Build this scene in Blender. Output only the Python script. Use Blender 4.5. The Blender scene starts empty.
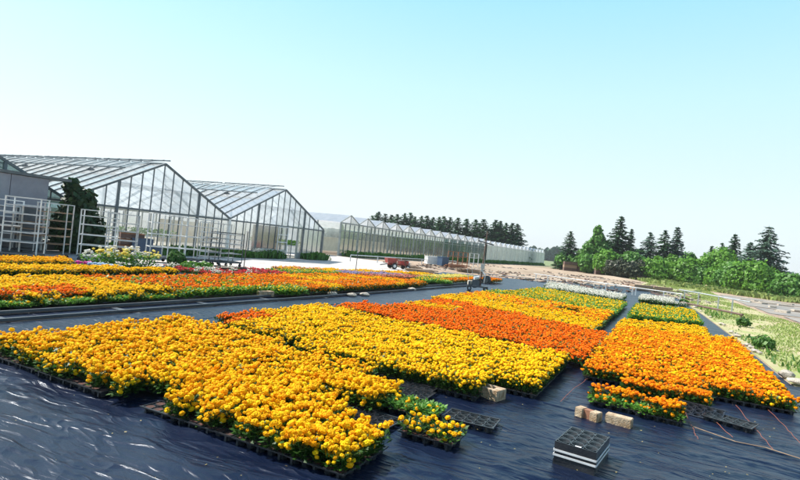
import bpy, bmesh, math, random
import numpy as np
from mathutils import Vector, Matrix, noise
random.seed(7); rng = np.random.default_rng(7)
R = math.radians
S = bpy.context.scene; COL = S.collection

# ------------------------------------------------------------------ camera
YAW = R(26.5); ROLL = R(6.0); F = 533.0; H = 1.75
fw = Vector((-math.sin(YAW), math.cos(YAW), 0)); rt = Vector((math.cos(YAW), math.sin(YAW), 0)); upv = Vector((0, 0, 1))
pit = math.atan2(3.0, F)
fwp = fw*math.cos(pit) + upv*math.sin(pit); upp = upv*math.cos(pit) - fw*math.sin(pit)
cx_ = rt*math.cos(ROLL) + upp*math.sin(ROLL); cy_ = upp*math.cos(ROLL) - rt*math.sin(ROLL)
cam = bpy.data.objects.new('camera', bpy.data.cameras.new('camera')); COL.objects.link(cam)
M = Matrix((cx_, cy_, -fwp)).transposed().to_4x4(); M.translation = Vector((0, 0, H)); cam.matrix_world = M
cam.data.sensor_width = 36; cam.data.lens = 36*F/800; cam.data.clip_start = .05; cam.data.clip_end = 4000
S.camera = cam

def depth_pt(px, D, z=0.0):
    """ground point under a bearing of the photograph, D metres ahead"""
    u = (px-400)*math.cos(ROLL); p = fw*D + rt*(u/F*D)
    return Vector((p.x, p.y, z))

# ------------------------------------------------------------------ sky, sun
SUN_AZ = R(100); SUN_EL = R(52)          # azimuth to the left of +Y
w = bpy.data.worlds.new('World'); S.world = w; w.use_nodes = True
nt = w.node_tree; nt.nodes.clear()
sky = nt.nodes.new('ShaderNodeTexSky'); sky.sky_type = 'NISHITA'; sky.sun_disc = False
sky.sun_elevation = SUN_EL; sky.sun_rotation = -SUN_AZ
sky.air_density = 1.0; sky.dust_density = 2.2; sky.ozone_density = 1.0; sky.altitude = 100
tint = nt.nodes.new('ShaderNodeMix'); tint.data_type = 'RGBA'; tint.blend_type = 'MULTIPLY'; tint.inputs[0].default_value = 1
tint.inputs[7].default_value = (0.92, 1.04, 1.0, 1)
tco = nt.nodes.new('ShaderNodeTexCoord'); sep = nt.nodes.new('ShaderNodeSeparateXYZ'); nt.links.new(tco.outputs['Generated'], sep.inputs[0])
rmp = nt.nodes.new('ShaderNodeValToRGB'); nt.links.new(sep.outputs[2], rmp.inputs[0]); cr = rmp.color_ramp     # hazy summer sky: whitish low, cyan above; unseen zenith darkened to cut ambient light
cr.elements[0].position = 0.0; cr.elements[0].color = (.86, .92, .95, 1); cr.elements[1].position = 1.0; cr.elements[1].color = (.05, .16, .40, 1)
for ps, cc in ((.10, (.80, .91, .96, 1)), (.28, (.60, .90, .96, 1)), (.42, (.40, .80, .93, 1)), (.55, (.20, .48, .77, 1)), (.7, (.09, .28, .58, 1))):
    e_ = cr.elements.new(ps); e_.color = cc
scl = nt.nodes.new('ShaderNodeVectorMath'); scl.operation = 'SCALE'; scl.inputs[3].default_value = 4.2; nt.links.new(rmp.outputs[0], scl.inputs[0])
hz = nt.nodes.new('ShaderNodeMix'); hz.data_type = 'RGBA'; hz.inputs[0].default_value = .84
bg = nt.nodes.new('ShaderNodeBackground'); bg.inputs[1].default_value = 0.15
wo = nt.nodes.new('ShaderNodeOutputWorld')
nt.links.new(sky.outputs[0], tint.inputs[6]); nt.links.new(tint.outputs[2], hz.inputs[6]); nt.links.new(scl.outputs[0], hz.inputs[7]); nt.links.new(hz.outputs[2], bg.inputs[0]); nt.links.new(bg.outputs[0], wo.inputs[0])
sd = Vector((-math.sin(SUN_AZ)*math.cos(SUN_EL), math.cos(SUN_AZ)*math.cos(SUN_EL), math.sin(SUN_EL)))
sl = bpy.data.lights.new('sun', 'SUN'); sl.energy = 5.0; sl.angle = R(.5); sl.color = (1, .95, .88)
so = bpy.data.objects.new('sun', sl); COL.objects.link(so); so.rotation_euler = sd.to_track_quat('Z', 'Y').to_euler()
S.view_settings.view_transform = 'Standard'; S.view_settings.look = 'None'; S.view_settings.gamma = 1
S.view_settings.exposure = 0.82
S.cycles.max_bounces = 8; S.cycles.transparent_max_bounces = 24
HAZE = 0.0003

# ------------------------------------------------------------------ materials
def newmat(name):
    m = bpy.data.materials.new(name); m.use_nodes = True
    n = m.node_tree; n.nodes.clear(); o = n.nodes.new('ShaderNodeOutputMaterial'); return m, n, o
def N(n, t, **kw):
    x = n.nodes.new(t)
    for k, v in kw.items():
        if k.startswith('i_'): x.inputs[int(k[2:])].default_value = v
        else: setattr(x, k, v)
    return x
def c4(c): return (c[0], c[1], c[2], 1)
def mixc(n, fac, a, b, blend='MIX'):
    x = n.nodes.new('ShaderNodeMix'); x.data_type = 'RGBA'; x.blend_type = blend
    for sock, v in ((0, fac), (6, a), (7, b)):
        if hasattr(v, 'is_linked') or hasattr(v, 'node'): n.links.new(v, x.inputs[sock])
        else: x.inputs[sock].default_value = v if sock == 0 else c4(v)
    return x.outputs[2]
def noise_fac(n, scale, lo=.35, hi=.65, detail=6, vec=None, rough=.6):
    t = N(n, 'ShaderNodeTexNoise'); t.inputs['Scale'].default_value = scale; t.inputs['Detail'].default_value = detail; t.inputs['Roughness'].default_value = rough
    if vec is not None: n.links.new(vec, t.inputs['Vector'])
    r = N(n, 'ShaderNodeMapRange'); r.inputs[1].default_value = lo; r.inputs[2].default_value = hi
    n.links.new(t.outputs[0], r.inputs[0]); return r.outputs[0]
def objpos(n, world=True):
    if world: return N(n, 'ShaderNodeNewGeometry').outputs['Position']
    return N(n, 'ShaderNodeTexCoord').outputs['Object']
def basic(name, c1, c2=None, scale=4, rough=.7, bump=0, bscale=40, metal=0, world=True, lo=.35, hi=.65, spec=.5, stretch=None, rnd=0):
    m, n, o = newmat(name); p = N(n, 'ShaderNodeBsdfPrincipled'); v = objpos(n, world)
    if stretch:
        mp = N(n, 'ShaderNodeMapping'); mp.inputs['Scale'].default_value = stretch; n.links.new(v, mp.inputs[0]); v = mp.outputs[0]
    if c2 is None: c2 = tuple(x*.75 for x in c1)
    col = mixc(n, noise_fac(n, scale, lo, hi, vec=v), c1, c2)
    if rnd:
        oi = N(n, 'ShaderNodeObjectInfo'); mr = N(n, 'ShaderNodeMapRange'); mr.inputs[3].default_value = 1-rnd; mr.inputs[4].default_value = 1+rnd
        n.links.new(oi.outputs['Random'], mr.inputs[0]); cb = N(n, 'ShaderNodeCombineColor')
        for i in range(3): n.links.new(mr.outputs[0], cb.inputs[i])
        col = mixc(n, 1.0, col, cb.outputs[0], 'MULTIPLY')
    n.links.new(col, p.inputs['Base Color']); p.inputs['Roughness'].default_value = rough; p.inputs['Metallic'].default_value = metal
    p.inputs['Specular IOR Level'].default_value = spec
    if bump:
        t = N(n, 'ShaderNodeTexNoise'); t.inputs['Scale'].default_value = bscale; t.inputs['Detail'].default_value = 5; n.links.new(v, t.inputs['Vector'])
        b = N(n, 'ShaderNodeBump'); b.inputs['Strength'].default_value = bump; b.inputs['Distance'].default_value = .02
        n.links.new(t.outputs[0], b.inputs['Height']); n.links.new(b.outputs[0], p.inputs['Normal'])
    n.links.new(p.outputs[0], o.inputs[0]); return m
def leafmat(name, c1, c2, scale=1.2, trans=.35, rough=.5, rnd=.15, spec=.35):
    m, n, o = newmat(name); g = objpos(n)
    a = N(n, 'ShaderNodeAttribute', attribute_name='tone')
    col = mixc(n, a.outputs['Fac'], c1, c2)
    f = noise_fac(n, scale, .3, .7, vec=g, detail=2); col = mixc(n, f, col, mixc(n, .5, c1, tuple(x*.6 for x in c2)))
    oi = N(n, 'ShaderNodeObjectInfo'); mr = N(n, 'ShaderNodeMapRange'); mr.inputs[3].default_value = 1-rnd; mr.inputs[4].default_value = 1+rnd
    n.links.new(oi.outputs['Random'], mr.inputs[0]); cb = N(n, 'ShaderNodeCombineColor')
    for i in range(3): n.links.new(mr.outputs[0], cb.inputs[i])
    col = mixc(n, 1.0, col, cb.outputs[0], 'MULTIPLY')
    p = N(n, 'ShaderNodeBsdfPrincipled'); n.links.new(col, p.inputs['Base Color']); p.inputs['Roughness'].default_value = rough
    p.inputs['Specular IOR Level'].default_value = spec
    t = N(n, 'ShaderNodeBsdfTranslucent'); n.links.new(col, t.inputs[0])
    s = N(n, 'ShaderNodeMixShader'); s.inputs[0].default_value = trans
    n.links.new(p.outputs[0], s.inputs[1]); n.links.new(t.outputs[0], s.inputs[2]); n.links.new(s.outputs[0], o.inputs[0]); return m
def petal(name, c1, c2):
    m, n, o = newmat(name)
    a = N(n, 'ShaderNodeAttribute', attribute_name='tone')
    oi = N(n, 'ShaderNodeObjectInfo'); ad = N(n, 'ShaderNodeMath', operation='MULTIPLY_ADD', use_clamp=True); ad.inputs[1].default_value = .5
    n.links.new(oi.outputs['Random'], ad.inputs[0]); sb = N(n, 'ShaderNodeMath', operation='SUBTRACT'); n.links.new(a.outputs['Fac'], sb.inputs[0]); sb.inputs[1].default_value = .25
    n.links.new(sb.outputs[0], ad.inputs[2])
    col = mixc(n, ad.outputs[0], c1, c2)
    v = N(n, 'ShaderNodeTexVoronoi'); v.inputs['Scale'].default_value = 130; n.links.new(objpos(n, True), v.inputs['Vector'])
    bm_ = N(n, 'ShaderNodeBump', invert=True); bm_.inputs['Strength'].default_value = .8; bm_.inputs['Distance'].default_value = .006
    n.links.new(v.outputs[0], bm_.inputs['Height'])
    p = N(n, 'ShaderNodeBsdfPrincipled'); n.links.new(col, p.inputs['Base Color']); p.inputs['Roughness'].default_value = .75; p.inputs['Specular IOR Level'].default_value = .12
    n.links.new(bm_.outputs[0], p.inputs['Normal'])
    t = N(n, 'ShaderNodeBsdfTranslucent'); n.links.new(col, t.inputs[0])
    s = N(n, 'ShaderNodeMixShader'); s.inputs[0].default_value = .25
    n.links.new(p.outputs[0], s.inputs[1]); n.links.new(t.outputs[0], s.inputs[2]); n.links.new(s.outputs[0], o.inputs[0]); return m
def glass(name, tint_, transp, body, rough=.12):
    m, n, o = newmat(name)
    tr = N(n, 'ShaderNodeBsdfTransparent'); tr.inputs[0].default_value = c4(tint_)
    d = N(n, 'ShaderNodeBsdfDiffuse'); tl = N(n, 'ShaderNodeBsdfTranslucent')
    f = noise_fac(n, 1.3, .3, .7, vec=objpos(n), detail=5); col = mixc(n, f, body, tuple(x*.78 for x in body))
    n.links.new(col, d.inputs[0]); n.links.new(col, tl.inputs[0])
    g = N(n, 'ShaderNodeBsdfGlossy'); g.inputs[1].default_value = rough; fr = N(n, 'ShaderNodeFresnel'); fr.inputs[0].default_value = 1.5
    s1 = N(n, 'ShaderNodeMixShader'); s1.inputs[0].default_value = .68; n.links.new(d.outputs[0], s1.inputs[1]); n.links.new(tl.outputs[0], s1.inputs[2])
    s2 = N(n, 'ShaderNodeMixShader'); mr = N(n, 'ShaderNodeMapRange'); mr.inputs[3].default_value = min(1, transp+.12); mr.inputs[4].default_value = max(0, transp-.12)
    n.links.new(noise_fac(n, .9, .3, .7, vec=objpos(n), detail=4), mr.inputs[0]); n.links.new(mr.outputs[0], s2.inputs[0])
    n.links.new(s1.outputs[0], s2.inputs[1]); n.links.new(tr.outputs[0], s2.inputs[2])
    s3 = N(n, 'ShaderNodeMixShader'); fm = N(n, 'ShaderNodeMath', operation='MULTIPLY', use_clamp=True); fm.inputs[1].default_value = .4; n.links.new(fr.outputs[0], fm.inputs[0]); n.links.new(fm.outputs[0], s3.inputs[0]); n.links.new(s2.outputs[0], s3.inputs[1]); n.links.new(g.outputs[0], s3.inputs[2])
    n.links.new(s3.outputs[0], o.inputs[0]); return m

MAT = dict(
 golden=petal('golden_petal', (.95, .64, .008), (.95, .43, .004)), yellow=petal('yellow_petal', (.97, .63, .006), (.95, .50, .005)),
 lemon=petal('lemon_petal', (.90, .82, .30), (.9, .72, .12)), amber=petal('amber_petal', (.95, .40, .004), (.90, .20, .003)),
 orange=petal('orange_petal', (.94, .15, .004), (.94, .25, .005)), white=petal('white_petal', (.82, .82, .76), (.80, .74, .6)),
 red=petal('red_petal', (.62, .02, .03), (.75, .08, .10)), coral=petal('coral_petal', (.8, .18, .13), (.85, .4, .3)),
 lavender=petal('lavender_petal', (.36, .30, .5), (.5, .42, .6)), paleblue=petal('pale_blue_petal', (.5, .62, .75), (.35, .5, .7)), magenta=petal('magenta_petal', (.6, .05, .3), (.7, .15, .4)),
 leaf=leafmat('marigold_leaf', (.025, .075, .012), (.06, .16, .02)), leafl=leafmat('young_leaf', (.10, .26, .03), (.16, .36, .05)),
 black_plastic=basic('black_plastic', (.018, .020, .024), (.035, .036, .040), 9, .28, .15, 60, spec=.6),
 white_band=basic('white_tape', (.75, .75, .74), (.6, .6, .6), 8, .5),
 soil=basic('peat_soil', (.035, .02, .015), (.12, .04, .025), 40, .95, .6, 90),
 brick=basic('concrete_brick', (.58, .45, .31), (.30, .19, .10), 13, .9, .9, 90, world=False), brickhole=basic('brick_recess', (.30, .14, .08), (.22, .1, .06), 30, .95),
 steel=basic('galvanised_steel', (.55, .57, .58), (.38, .40, .42), 7, .45, metal=.35), steeld=basic('dark_steel', (.06, .075, .09), (.10, .11, .12), 5, .5, metal=.3),
 dkframe=basic('greenhouse_frame_grey', (.07, .095, .11), (.13, .15, .16), 3, .5), whiteframe=basic('white_painted_metal', (.72, .73, .72), (.55, .56, .55), 5, .55),
 greyframe=basic('weathered_frame', (.20, .23, .22), (.32, .34, .32), 3, .6),
 rust=basic('rusty_iron', (.20, .08, .04), (.32, .14, .07), 25, .85, .4, 80),
 glass_up=glass('frosted_gable_glass', (.95, .98, 1), .42, (.84, .93, 1)), glass_lo=glass('clear_wall_glass', (.97, .98, .98), .84, (.80, .82, .80)),
 glass_roof=glass('whitewashed_roof_glass', (.98, .99, 1), .48, (.95, .97, .99)), roof_white=glass('whitened_glass_roof', (.95, .97, .98), .22, (.95, .97, .98)), tunnel=glass('milky_tunnel_film', (.95, .97, .97), .12, (.95, .96, .95), .4), glass_dark=glass('dark_teal_glass', (.35, .5, .5), .45, (.10, .17, .17)),
 glass_green=glass('greenish_wall_glass', (.93, .98, .96), .80, (.74, .82, .78)), plastic_film=glass('plastic_film_sheet', (.92, .97, .94), .50, (.80, .86, .82), .3),
 panel=basic('grey_wall_panel', (.25, .27, .31), (.18, .19, .23), 1.2, .6, .1, 30), plinth=basic('concrete_plinth', (.2, .2, .19), (.3, .3, .28), 3, .9),
 redpaint=basic('red_machine_paint', (.42, .035, .03), (.16, .06, .04), 5, .7), rubber=basic('rubber_tyre', (.02, .02, .02), (.035, .035, .035), 9, .8),
 wood=basic('grey_brown_timber', (.34, .24, .16), (.22, .15, .10), 6, .85, .3, 60, world=False, stretch=(1, 8, 8), rnd=.2), wooddark=basic('dark_brown_board', (.10, .06, .05), (.16, .10, .08), 5, .85, .2, 50),
 cream=basic('cream_board', (.62, .56, .44), (.5, .45, .36), 2, .8), bluebox=basic('dark_blue_plastic', (.03, .06, .12), (.04, .08, .14), 6, .5),
 stone=basic('pale_stone', (.52, .46, .38), (.34, .29, .23), 14, .9, .7, 50, rnd=.2), hose=basic('red_string', (.30, .09, .05), (.22, .07, .05), 8, .7),
 bark=basic('bark', (.10, .07, .05), (.05, .035, .025), 8, .95, .6, 20),
 spruce=leafmat('spruce_needles', (.04, .105, .04), (.075, .17, .065), .35, .25), bluespruce=leafmat('blue_spruce_needles', (.09, .17, .12), (.18, .28, .20), .4, .25),
 bush=leafmat('bush_leaves', (.08, .22, .02), (.18, .38, .035), .25, .35), decid=leafmat('tree_leaves', (.08, .22, .035), (.15, .34, .05), .3, .4),
 darkbush=leafmat('copper_leaves', (.03, .045, .02), (.06, .065, .03), .4, .1), ivy=leafmat('ivy_leaves', (.012, .04, .012), (.03, .08, .02), 1, .2),
 grassm=leafmat('grass_blades', (.20, .32, .06), (.42, .44, .16), .3, .3), weed=leafmat('weed_leaves', (.06, .16, .03), (.12, .26, .04), 1, .3),
 far=leafmat('far_wood_leaves', (.04, .09, .05), (.07, .13, .07), .03, .2),
)

# ------------------------------------------------------------------ mesh helpers
class MB:
    def __init__(s): s.v = []; s.f = []; s.t = []
    def add(s, vs, fs, tone=None):
        o = len(s.v); s.v += [tuple(v) for v in vs]; s.f += [tuple(i+o for i in f) for f in fs]
        s.t += [tone if tone is not None else .5]*len(fs); return s
    def box(s, c, d, rz=0, ry=0):
        m = Matrix.Rotation(rz, 3, 'Z') @ Matrix.Rotation(ry, 3, 'Y'); c = Vector(c)
        vs = [c + m @ Vector((x*d[0]/2, y*d[1]/2, z*d[2]/2)) for x in (-1, 1) for y in (-1, 1) for z in (-1, 1)]
        return s.add(vs, [(0, 1, 3, 2), (4, 6, 7, 5), (0, 4, 5, 1), (2, 3, 7, 6), (0, 2, 6, 4), (1, 5, 7, 3)])
    def bb(s, a, b): return s.box([(a[i]+b[i])/2 for i in range(3)], [abs(b[i]-a[i]) for i in range(3)])
    def bar(s, p, q, w, h=None, n=4, w2=None, cap=True):
        p = Vector(p); q = Vector(q); d = (q-p).normalized(); a = d.orthogonal() if abs(d.z) > .99 else d.cross(Vector((0, 0, 1)))
        a.normalize(); b = d.cross(a); h = h or w; k = (w2 if w2 is not None else w)/w
        vs = []; off = math.pi/4 if n == 4 else 0; sc = math.sqrt(.5) if n == 4 else .5
        for j, (c, r) in enumerate(((p, 1), (q, k))):
            for i in range(n):
                an = off+2*math.pi*i/n; vs.append(c + a*math.cos(an)*w*sc*r + b*math.sin(an)*h*sc*r)
        fs = [(i, (i+1) % n, n+(i+1) % n, n+i) for i in range(n)]
        if cap: fs += [tuple(range(n-1, -1, -1)), tuple(range(n, 2*n))]
        return s.add(vs, fs)
    def path(s, pts, w, n=6):
        for a, b in zip(pts[:-1], pts[1:]): s.bar(a, b, w, n=n)
        return s
    def cyl(s, c, axis, r, length, n=12, r2=None):
        ax = Vector(axis).normalized(); c = Vector(c); return s.bar(c-ax*length/2, c+ax*length/2, 2*r, n=n, w2=2*(r2 if r2 is not None else r))
    def quad(s, c, x, y, tone=None): return s.add([c-x-y, c+x-y, c+x+y, c-x+y], [(0, 1, 2, 3)], tone)
    def poly(s, pts): return s.add(pts, [tuple(range(len(pts)))])
    def prism(s, pts, off):
        off = Vector(off); n = len(pts); a = [Vector(p) for p in pts]
        return s.add(a+[p+off for p in a], [tuple(range(n-1, -1, -1)), tuple(range(n, 2*n))] + [(i, (i+1) % n, n+(i+1) % n, n+i) for i in range(n)])
    def mesh(s, name, mat, smooth=False, tone=False):
        me = bpy.data.meshes.new(name); me.from_pydata(s.v, [], s.f)
        if tone:
            at = me.attributes.new('tone', 'FLOAT', 'FACE'); at.data.foreach_set('value', np.array(s.t, dtype=np.float32))
        me.materials.append(mat)
        if smooth: me.shade_smooth()
        return me
def recalc(me):
    b = bmesh.new(); b.from_mesh(me); bmesh.ops.recalc_face_normals(b, faces=b.faces); b.to_mesh(me); b.free()
def link(name, data, parent=None, loc=None, rz=0):
    o = bpy.data.objects.new(name, data); COL.objects.link(o)
    if parent: o.parent = parent
    if loc is not None: o.location = loc
    if rz: o.rotation_euler.z = rz
    return o
def tag(o, label=None, cat=None, group=None, kind=None):
    if label: o['label'] = label
    if cat: o['category'] = cat
    if group: o['group'] = group
    if kind: o['kind'] = kind
    return o
def thing(name, label, cat, loc=(0, 0, 0), rz=0, group=None):
    return tag(link(name, None, None, loc, rz), label, cat, group)
def part(name, mb, mat, parent, kind=None, smooth=False, tone=False, loc=None, rz=0, label=None):
    if 'glass' in mat.name and len(mb.f) in (6, 5) and not smooth:      # a sheet of glass is one thin sheet
        def ar(f):
            n = Vector((0, 0, 0)); p = [Vector(mb.v[i]) for i in f]
            for i in range(1, len(p)-1): n += (p[i]-p[0]).cross(p[i+1]-p[0])
            return n.length
        mb.f = [max(mb.f, key=ar)]; mb.t = [.5]
    o = link(name, mb.mesh(name, mat, smooth, tone), parent, loc, rz); return tag(o, label, None, None, kind)
def dup(o, loc=None, rz=None, label=None, group=None):
    def cp(x, par):
        c = x.copy(); COL.objects.link(c); c.parent = par
        for ch in x.children: cp(ch, c)
        return c
    c = cp(o, None)
    if loc is not None: c.location = loc
    if rz is not None: c.rotation_euler.z = rz
    if label: c['label'] = label
    if group: c['group'] = group
    return c
def inpoly(x, y, P):
    r = False; j = len(P)-1
    for i in range(len(P)):
        if (P[i][1] > y) != (P[j][1] > y) and x < (P[j][0]-P[i][0])*(y-P[i][1])/(P[j][1]-P[i][1])+P[i][0]: r = not r
        j = i
    return r
def sheet(name, P, z, mat, label=None):
    o = link(name, MB().poly([(x, y, z) for x, y in P]).mesh(name, mat)); o['kind'] = 'structure'
    recalc(o.data)
    if o.data.polygons[0].normal.z < 0: o.data.flip_normals()
    return tag(o, label)

# ------------------------------------------------------------------ ground
dirt = basic('dry_earth', (.30, .22, .15), (.40, .31, .22), .25, .95, .7, 4, lo=.3, hi=.7)
def groundmat():
    m, n, o = newmat('field_ground'); v = objpos(n); p = N(n, 'ShaderNodeBsdfPrincipled')
    c = mixc(n, noise_fac(n, .12, .4, .6, vec=v), (.30, .21, .14), (.44, .33, .23))
    c = mixc(n, noise_fac(n, 3.5, .45, .7, vec=v), c, (.16, .11, .08))
    ln = N(n, 'ShaderNodeVectorMath', operation='LENGTH'); n.links.new(v, ln.inputs[0])
    mr = N(n, 'ShaderNodeMapRange'); mr.inputs[1].default_value = 95; mr.inputs[2].default_value = 150; n.links.new(ln.outputs['Value'], mr.inputs[0])
    c = mixc(n, mr.outputs[0], c, (.16, .20, .08)); n.links.new(c, p.inputs[0]); p.inputs['Roughness'].default_value = .95
    t = N(n, 'ShaderNodeTexNoise'); t.inputs['Scale'].default_value = 5; t.inputs['Detail'].default_value = 6; n.links.new(v, t.inputs['Vector'])
    b = N(n, 'ShaderNodeBump'); b.inputs['Strength'].default_value = .8; b.inputs['Distance'].default_value = .06; n.links.new(t.outputs[0], b.inputs['Height']); n.links.new(b.outputs[0], p.inputs['Normal'])
    n.links.new(p.outputs[0], o.inputs[0]); return m
sheet('ground', [(-1500, -1500), (1500, -1500), (1500, 2500), (-1500, 2500)], -.03, groundmat())
yardm = basic('yard_concrete', (.50, .46, .42), (.40, .37, .34), .8, .85, .25, 12)
sheet('yard_paving', [(-60, -6), (-15.8, -6), (-16.2, 15), (-15.4, 19), (-12.4, 27), (-15.5, 34), (-19, 41), (-26.5, 41), (-60, 41)], -.02, yardm)

def filmmat():
    m, n, o = newmat('black_woven_film'); v = objpos(n); p = N(n, 'ShaderNodeBsdfPrincipled')
    c = mixc(n, noise_fac(n, .7, .42, .66, vec=v), (.003, .007, .022), (.007, .013, .032))
    mp = N(n, 'ShaderNodeMapping'); mp.inputs['Scale'].default_value = (.8, 2.6, 1); mp.inputs['Rotation'].default_value = (0, 0, R(-24)); n.links.new(v, mp.inputs[0])
    dust = noise_fac(n, 1.1, .55, .82, vec=mp.outputs[0], detail=10, rough=.72)
    dm = N(n, 'ShaderNodeMath', operation='MULTIPLY'); dm.inputs[1].default_value = .06; n.links.new(dust, dm.inputs[0])
    c = mixc(n, dm.outputs[0], c, (.18, .18, .19)); n.links.new(c, p.inputs[0])
    rr = N(n, 'ShaderNodeMapRange'); rr.inputs[3].default_value = .30; rr.inputs[4].default_value = .46; n.links.new(dust, rr.inputs[0]); n.links.new(rr.outputs[0], p.inputs['Roughness'])
    p.inputs['Specular IOR Level'].default_value = .30; p.inputs['Specular Tint'].default_value = (.80, .88, 1, 1)
    nz = N(n, 'ShaderNodeTexNoise'); nz.inputs['Scale'].default_value = 3.2; nz.inputs['Detail'].default_value = 5; nz.inputs['Roughness'].default_value = .5; nz.inputs['Distortion'].default_value = .9; n.links.new(mp.outputs[0], nz.inputs['Vector'])
    b0 = N(n, 'ShaderNodeBump'); b0.inputs['Strength'].default_value = .5; b0.inputs['Distance'].default_value = .04; n.links.new(nz.outputs[0], b0.inputs['Height'])
    n2 = N(n, 'ShaderNodeTexNoise'); n2.inputs['Scale'].default_value = 1.7; n2.inputs['Detail'].default_value = 2; n2.inputs['Distortion'].default_value = .6; n.links.new(mp.outputs[0], n2.inputs['Vector'])
    m1 = N(n, 'ShaderNodeMath', operation='SUBTRACT'); m1.inputs[1].default_value = .5; n.links.new(n2.outputs[0], m1.inputs[0])
    m2 = N(n, 'ShaderNodeMath', operation='ABSOLUTE'); n.links.new(m1.outputs[0], m2.inputs[0])
    m3 = N(n, 'ShaderNodeMapRange'); m3.inputs[1].default_value = 0; m3.inputs[2].default_value = .10; m3.inputs[3].default_value = 1; m3.inputs[4].default_value = 0; n.links.new(m2.outputs[0], m3.inputs[0])
    b = N(n, 'ShaderNodeBump'); b.inputs['Strength'].default_value = .5; b.inputs['Distance'].default_value = .016; n.links.new(m3.outputs[0], b.inputs['Height']); n.links.new(b0.outputs[0], b.inputs['Normal'])
    wv = N(n, 'ShaderNodeTexWave'); wv.inputs['Scale'].default_value = 60; n.links.new(v, wv.inputs['Vector'])
    b2 = N(n, 'ShaderNodeBump'); b2.inputs['Strength'].default_value = .12; b2.inputs['Distance'].default_value = .003; n.links.new(wv.outputs[0], b2.inputs['Height']); n.links.new(b.outputs[0], b2.inputs['Normal'])
    n.links.new(b2.outputs[0], p.inputs['Normal']); n.links.new(p.outputs[0], o.inputs[0]); return m
filmm = filmmat()
FILM = [(-16.3, -4), (2.4, -4), (2.3, 8), (2.15, 12), (2.0, 19), (1.7, 27), (.9, 42), (-2.5, 52), (-7, 42), (-14.2, 36), (-12.4, 28), (-15.6, 19), (-16.4, 15)]
def film_z(x, y):
    # folds of the loose sheet, drawn out along one direction
    ca, sa = math.cos(R(24)), math.sin(R(24)); u = x*ca+y*sa; v = -x*sa+y*ca
    wv = noise.noise(Vector((u*.5, v*.6, 5)))*.5; p = Vector((u*.9, (v+wv)*2.6, 0))
    a = 1-abs(noise.noise(p))*2.6; b = 1-abs(noise.noise(p*2.1+Vector((7, 3, 0))))*2.4; m = (.5+.6*max(0, noise.noise(Vector((x*.45, y*.45, 8)))+.35))
    fade = max(.0, min(1, (11-y)/5))
    return .004 + fade*m*(.026*max(0, a)**4 + .012*max(0, b)**4 + .012*noise.noise(p*.6)+.006*noise.noise(p*1.9))
def build_film():
    mb = MB(); xs = np.arange(-16.4, 2.5, .05); 
    # near field, finely folded
    nx0, nx1, ny0, ny1 = -8.4, 2.3, 1.4, 11.4; st = .045
    X = np.arange(nx0, nx1+.001, st); Y = np.arange(ny0, ny1+.001, st); vs = []; 
    for y in Y:
        for x in X: 
            e = min(1, (x-nx0)/.4, (nx1-x)/.3, (y-ny0)/.4, (ny1-y)/.4); vs.append((x, y, .004+max(0, e)*max(-.007, film_z(x, y)-.004)))
    n = len(X); fs = [(j*n+i, j*n+i+1, (j+1)*n+i+1, (j+1)*n+i) for j in range(len(Y)-1) for i in range(n-1)]
    me = bpy.data.meshes.new('ground_cover_film'); me.from_pydata(vs, [], fs); me.materials.append(filmm); me.shade_smooth()
    o = link('ground_cover_film', me); o['kind'] = 'structure'
build_film()
sheet('ground_cover_film', FILM, -.008, filmm)

# seams and laps of the sheet: low ridges
seam = MB()
def ridge(pts, w=.035, h=.012):
    for (a, b) in zip(pts[:-1], pts[1:]):
        d = Vector((b[0]-a[0], b[1]-a[1], 0)); nn = Vector((-d.y, d.x, 0)).normalized()*w
        A = Vector((a[0], a[1], .006)); B = Vector((b[0], b[1], .006)); up = Vector((0, 0, h))
        seam.add([A-nn, B-nn, B+up, A+up], [(0, 1, 2, 3)]); seam.add([A+up, B+up, B+nn, A+nn], [(0, 1, 2, 3)])
for x0, y0, x1, y1 in [(-1.5, 6.75, 2.2, 6.1), (-.6, 7.05, 2.2, 6.6), (-1.2, 9, -.9, 18), (-7.2, 3.6, -7.6, 12)]:
    pts = [(x0+(x1-x0)*t/14+random.uniform(-.03, .03), y0+(y1-y0)*t/14+random.uniform(-.03, .03)) for t in range(15)]; ridge(pts, .03, .008)
so_ = link('film_seam', seam.mesh('film_seam', filmm)); so_['kind'] = 'structure'

# offcuts of film and pale sheet lying over the bare earth farther out
for (x0, y0, x1, y1, w_, mm) in [(-15, 41, -2, 49, 1.0, 'f'), (-12, 47, 2, 56, .6, 'p'), (-17, 46, -4, 58, .5, 'p'), (-9, 44, 3.5, 47.5, 1.2, 'f'), (-4, 60, 10, 62, .8, 'p'), (-16, 62, 2, 74, .7, 'p'), (1.2, 52, 4, 68, .8, 'f')]:
    d = Vector((x1-x0, y1-y0, 0)).normalized(); nn = Vector((-d.y, d.x, 0))*w_/2
    sheet('film_strip', [(x0-nn.x, y0-nn.y), (x1-nn.x, y1-nn.y), (x1+nn.x, y1+nn.y), (x0+nn.x, y0+nn.y)], -.012, filmm if mm == 'f' else MAT['cream'])

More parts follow.
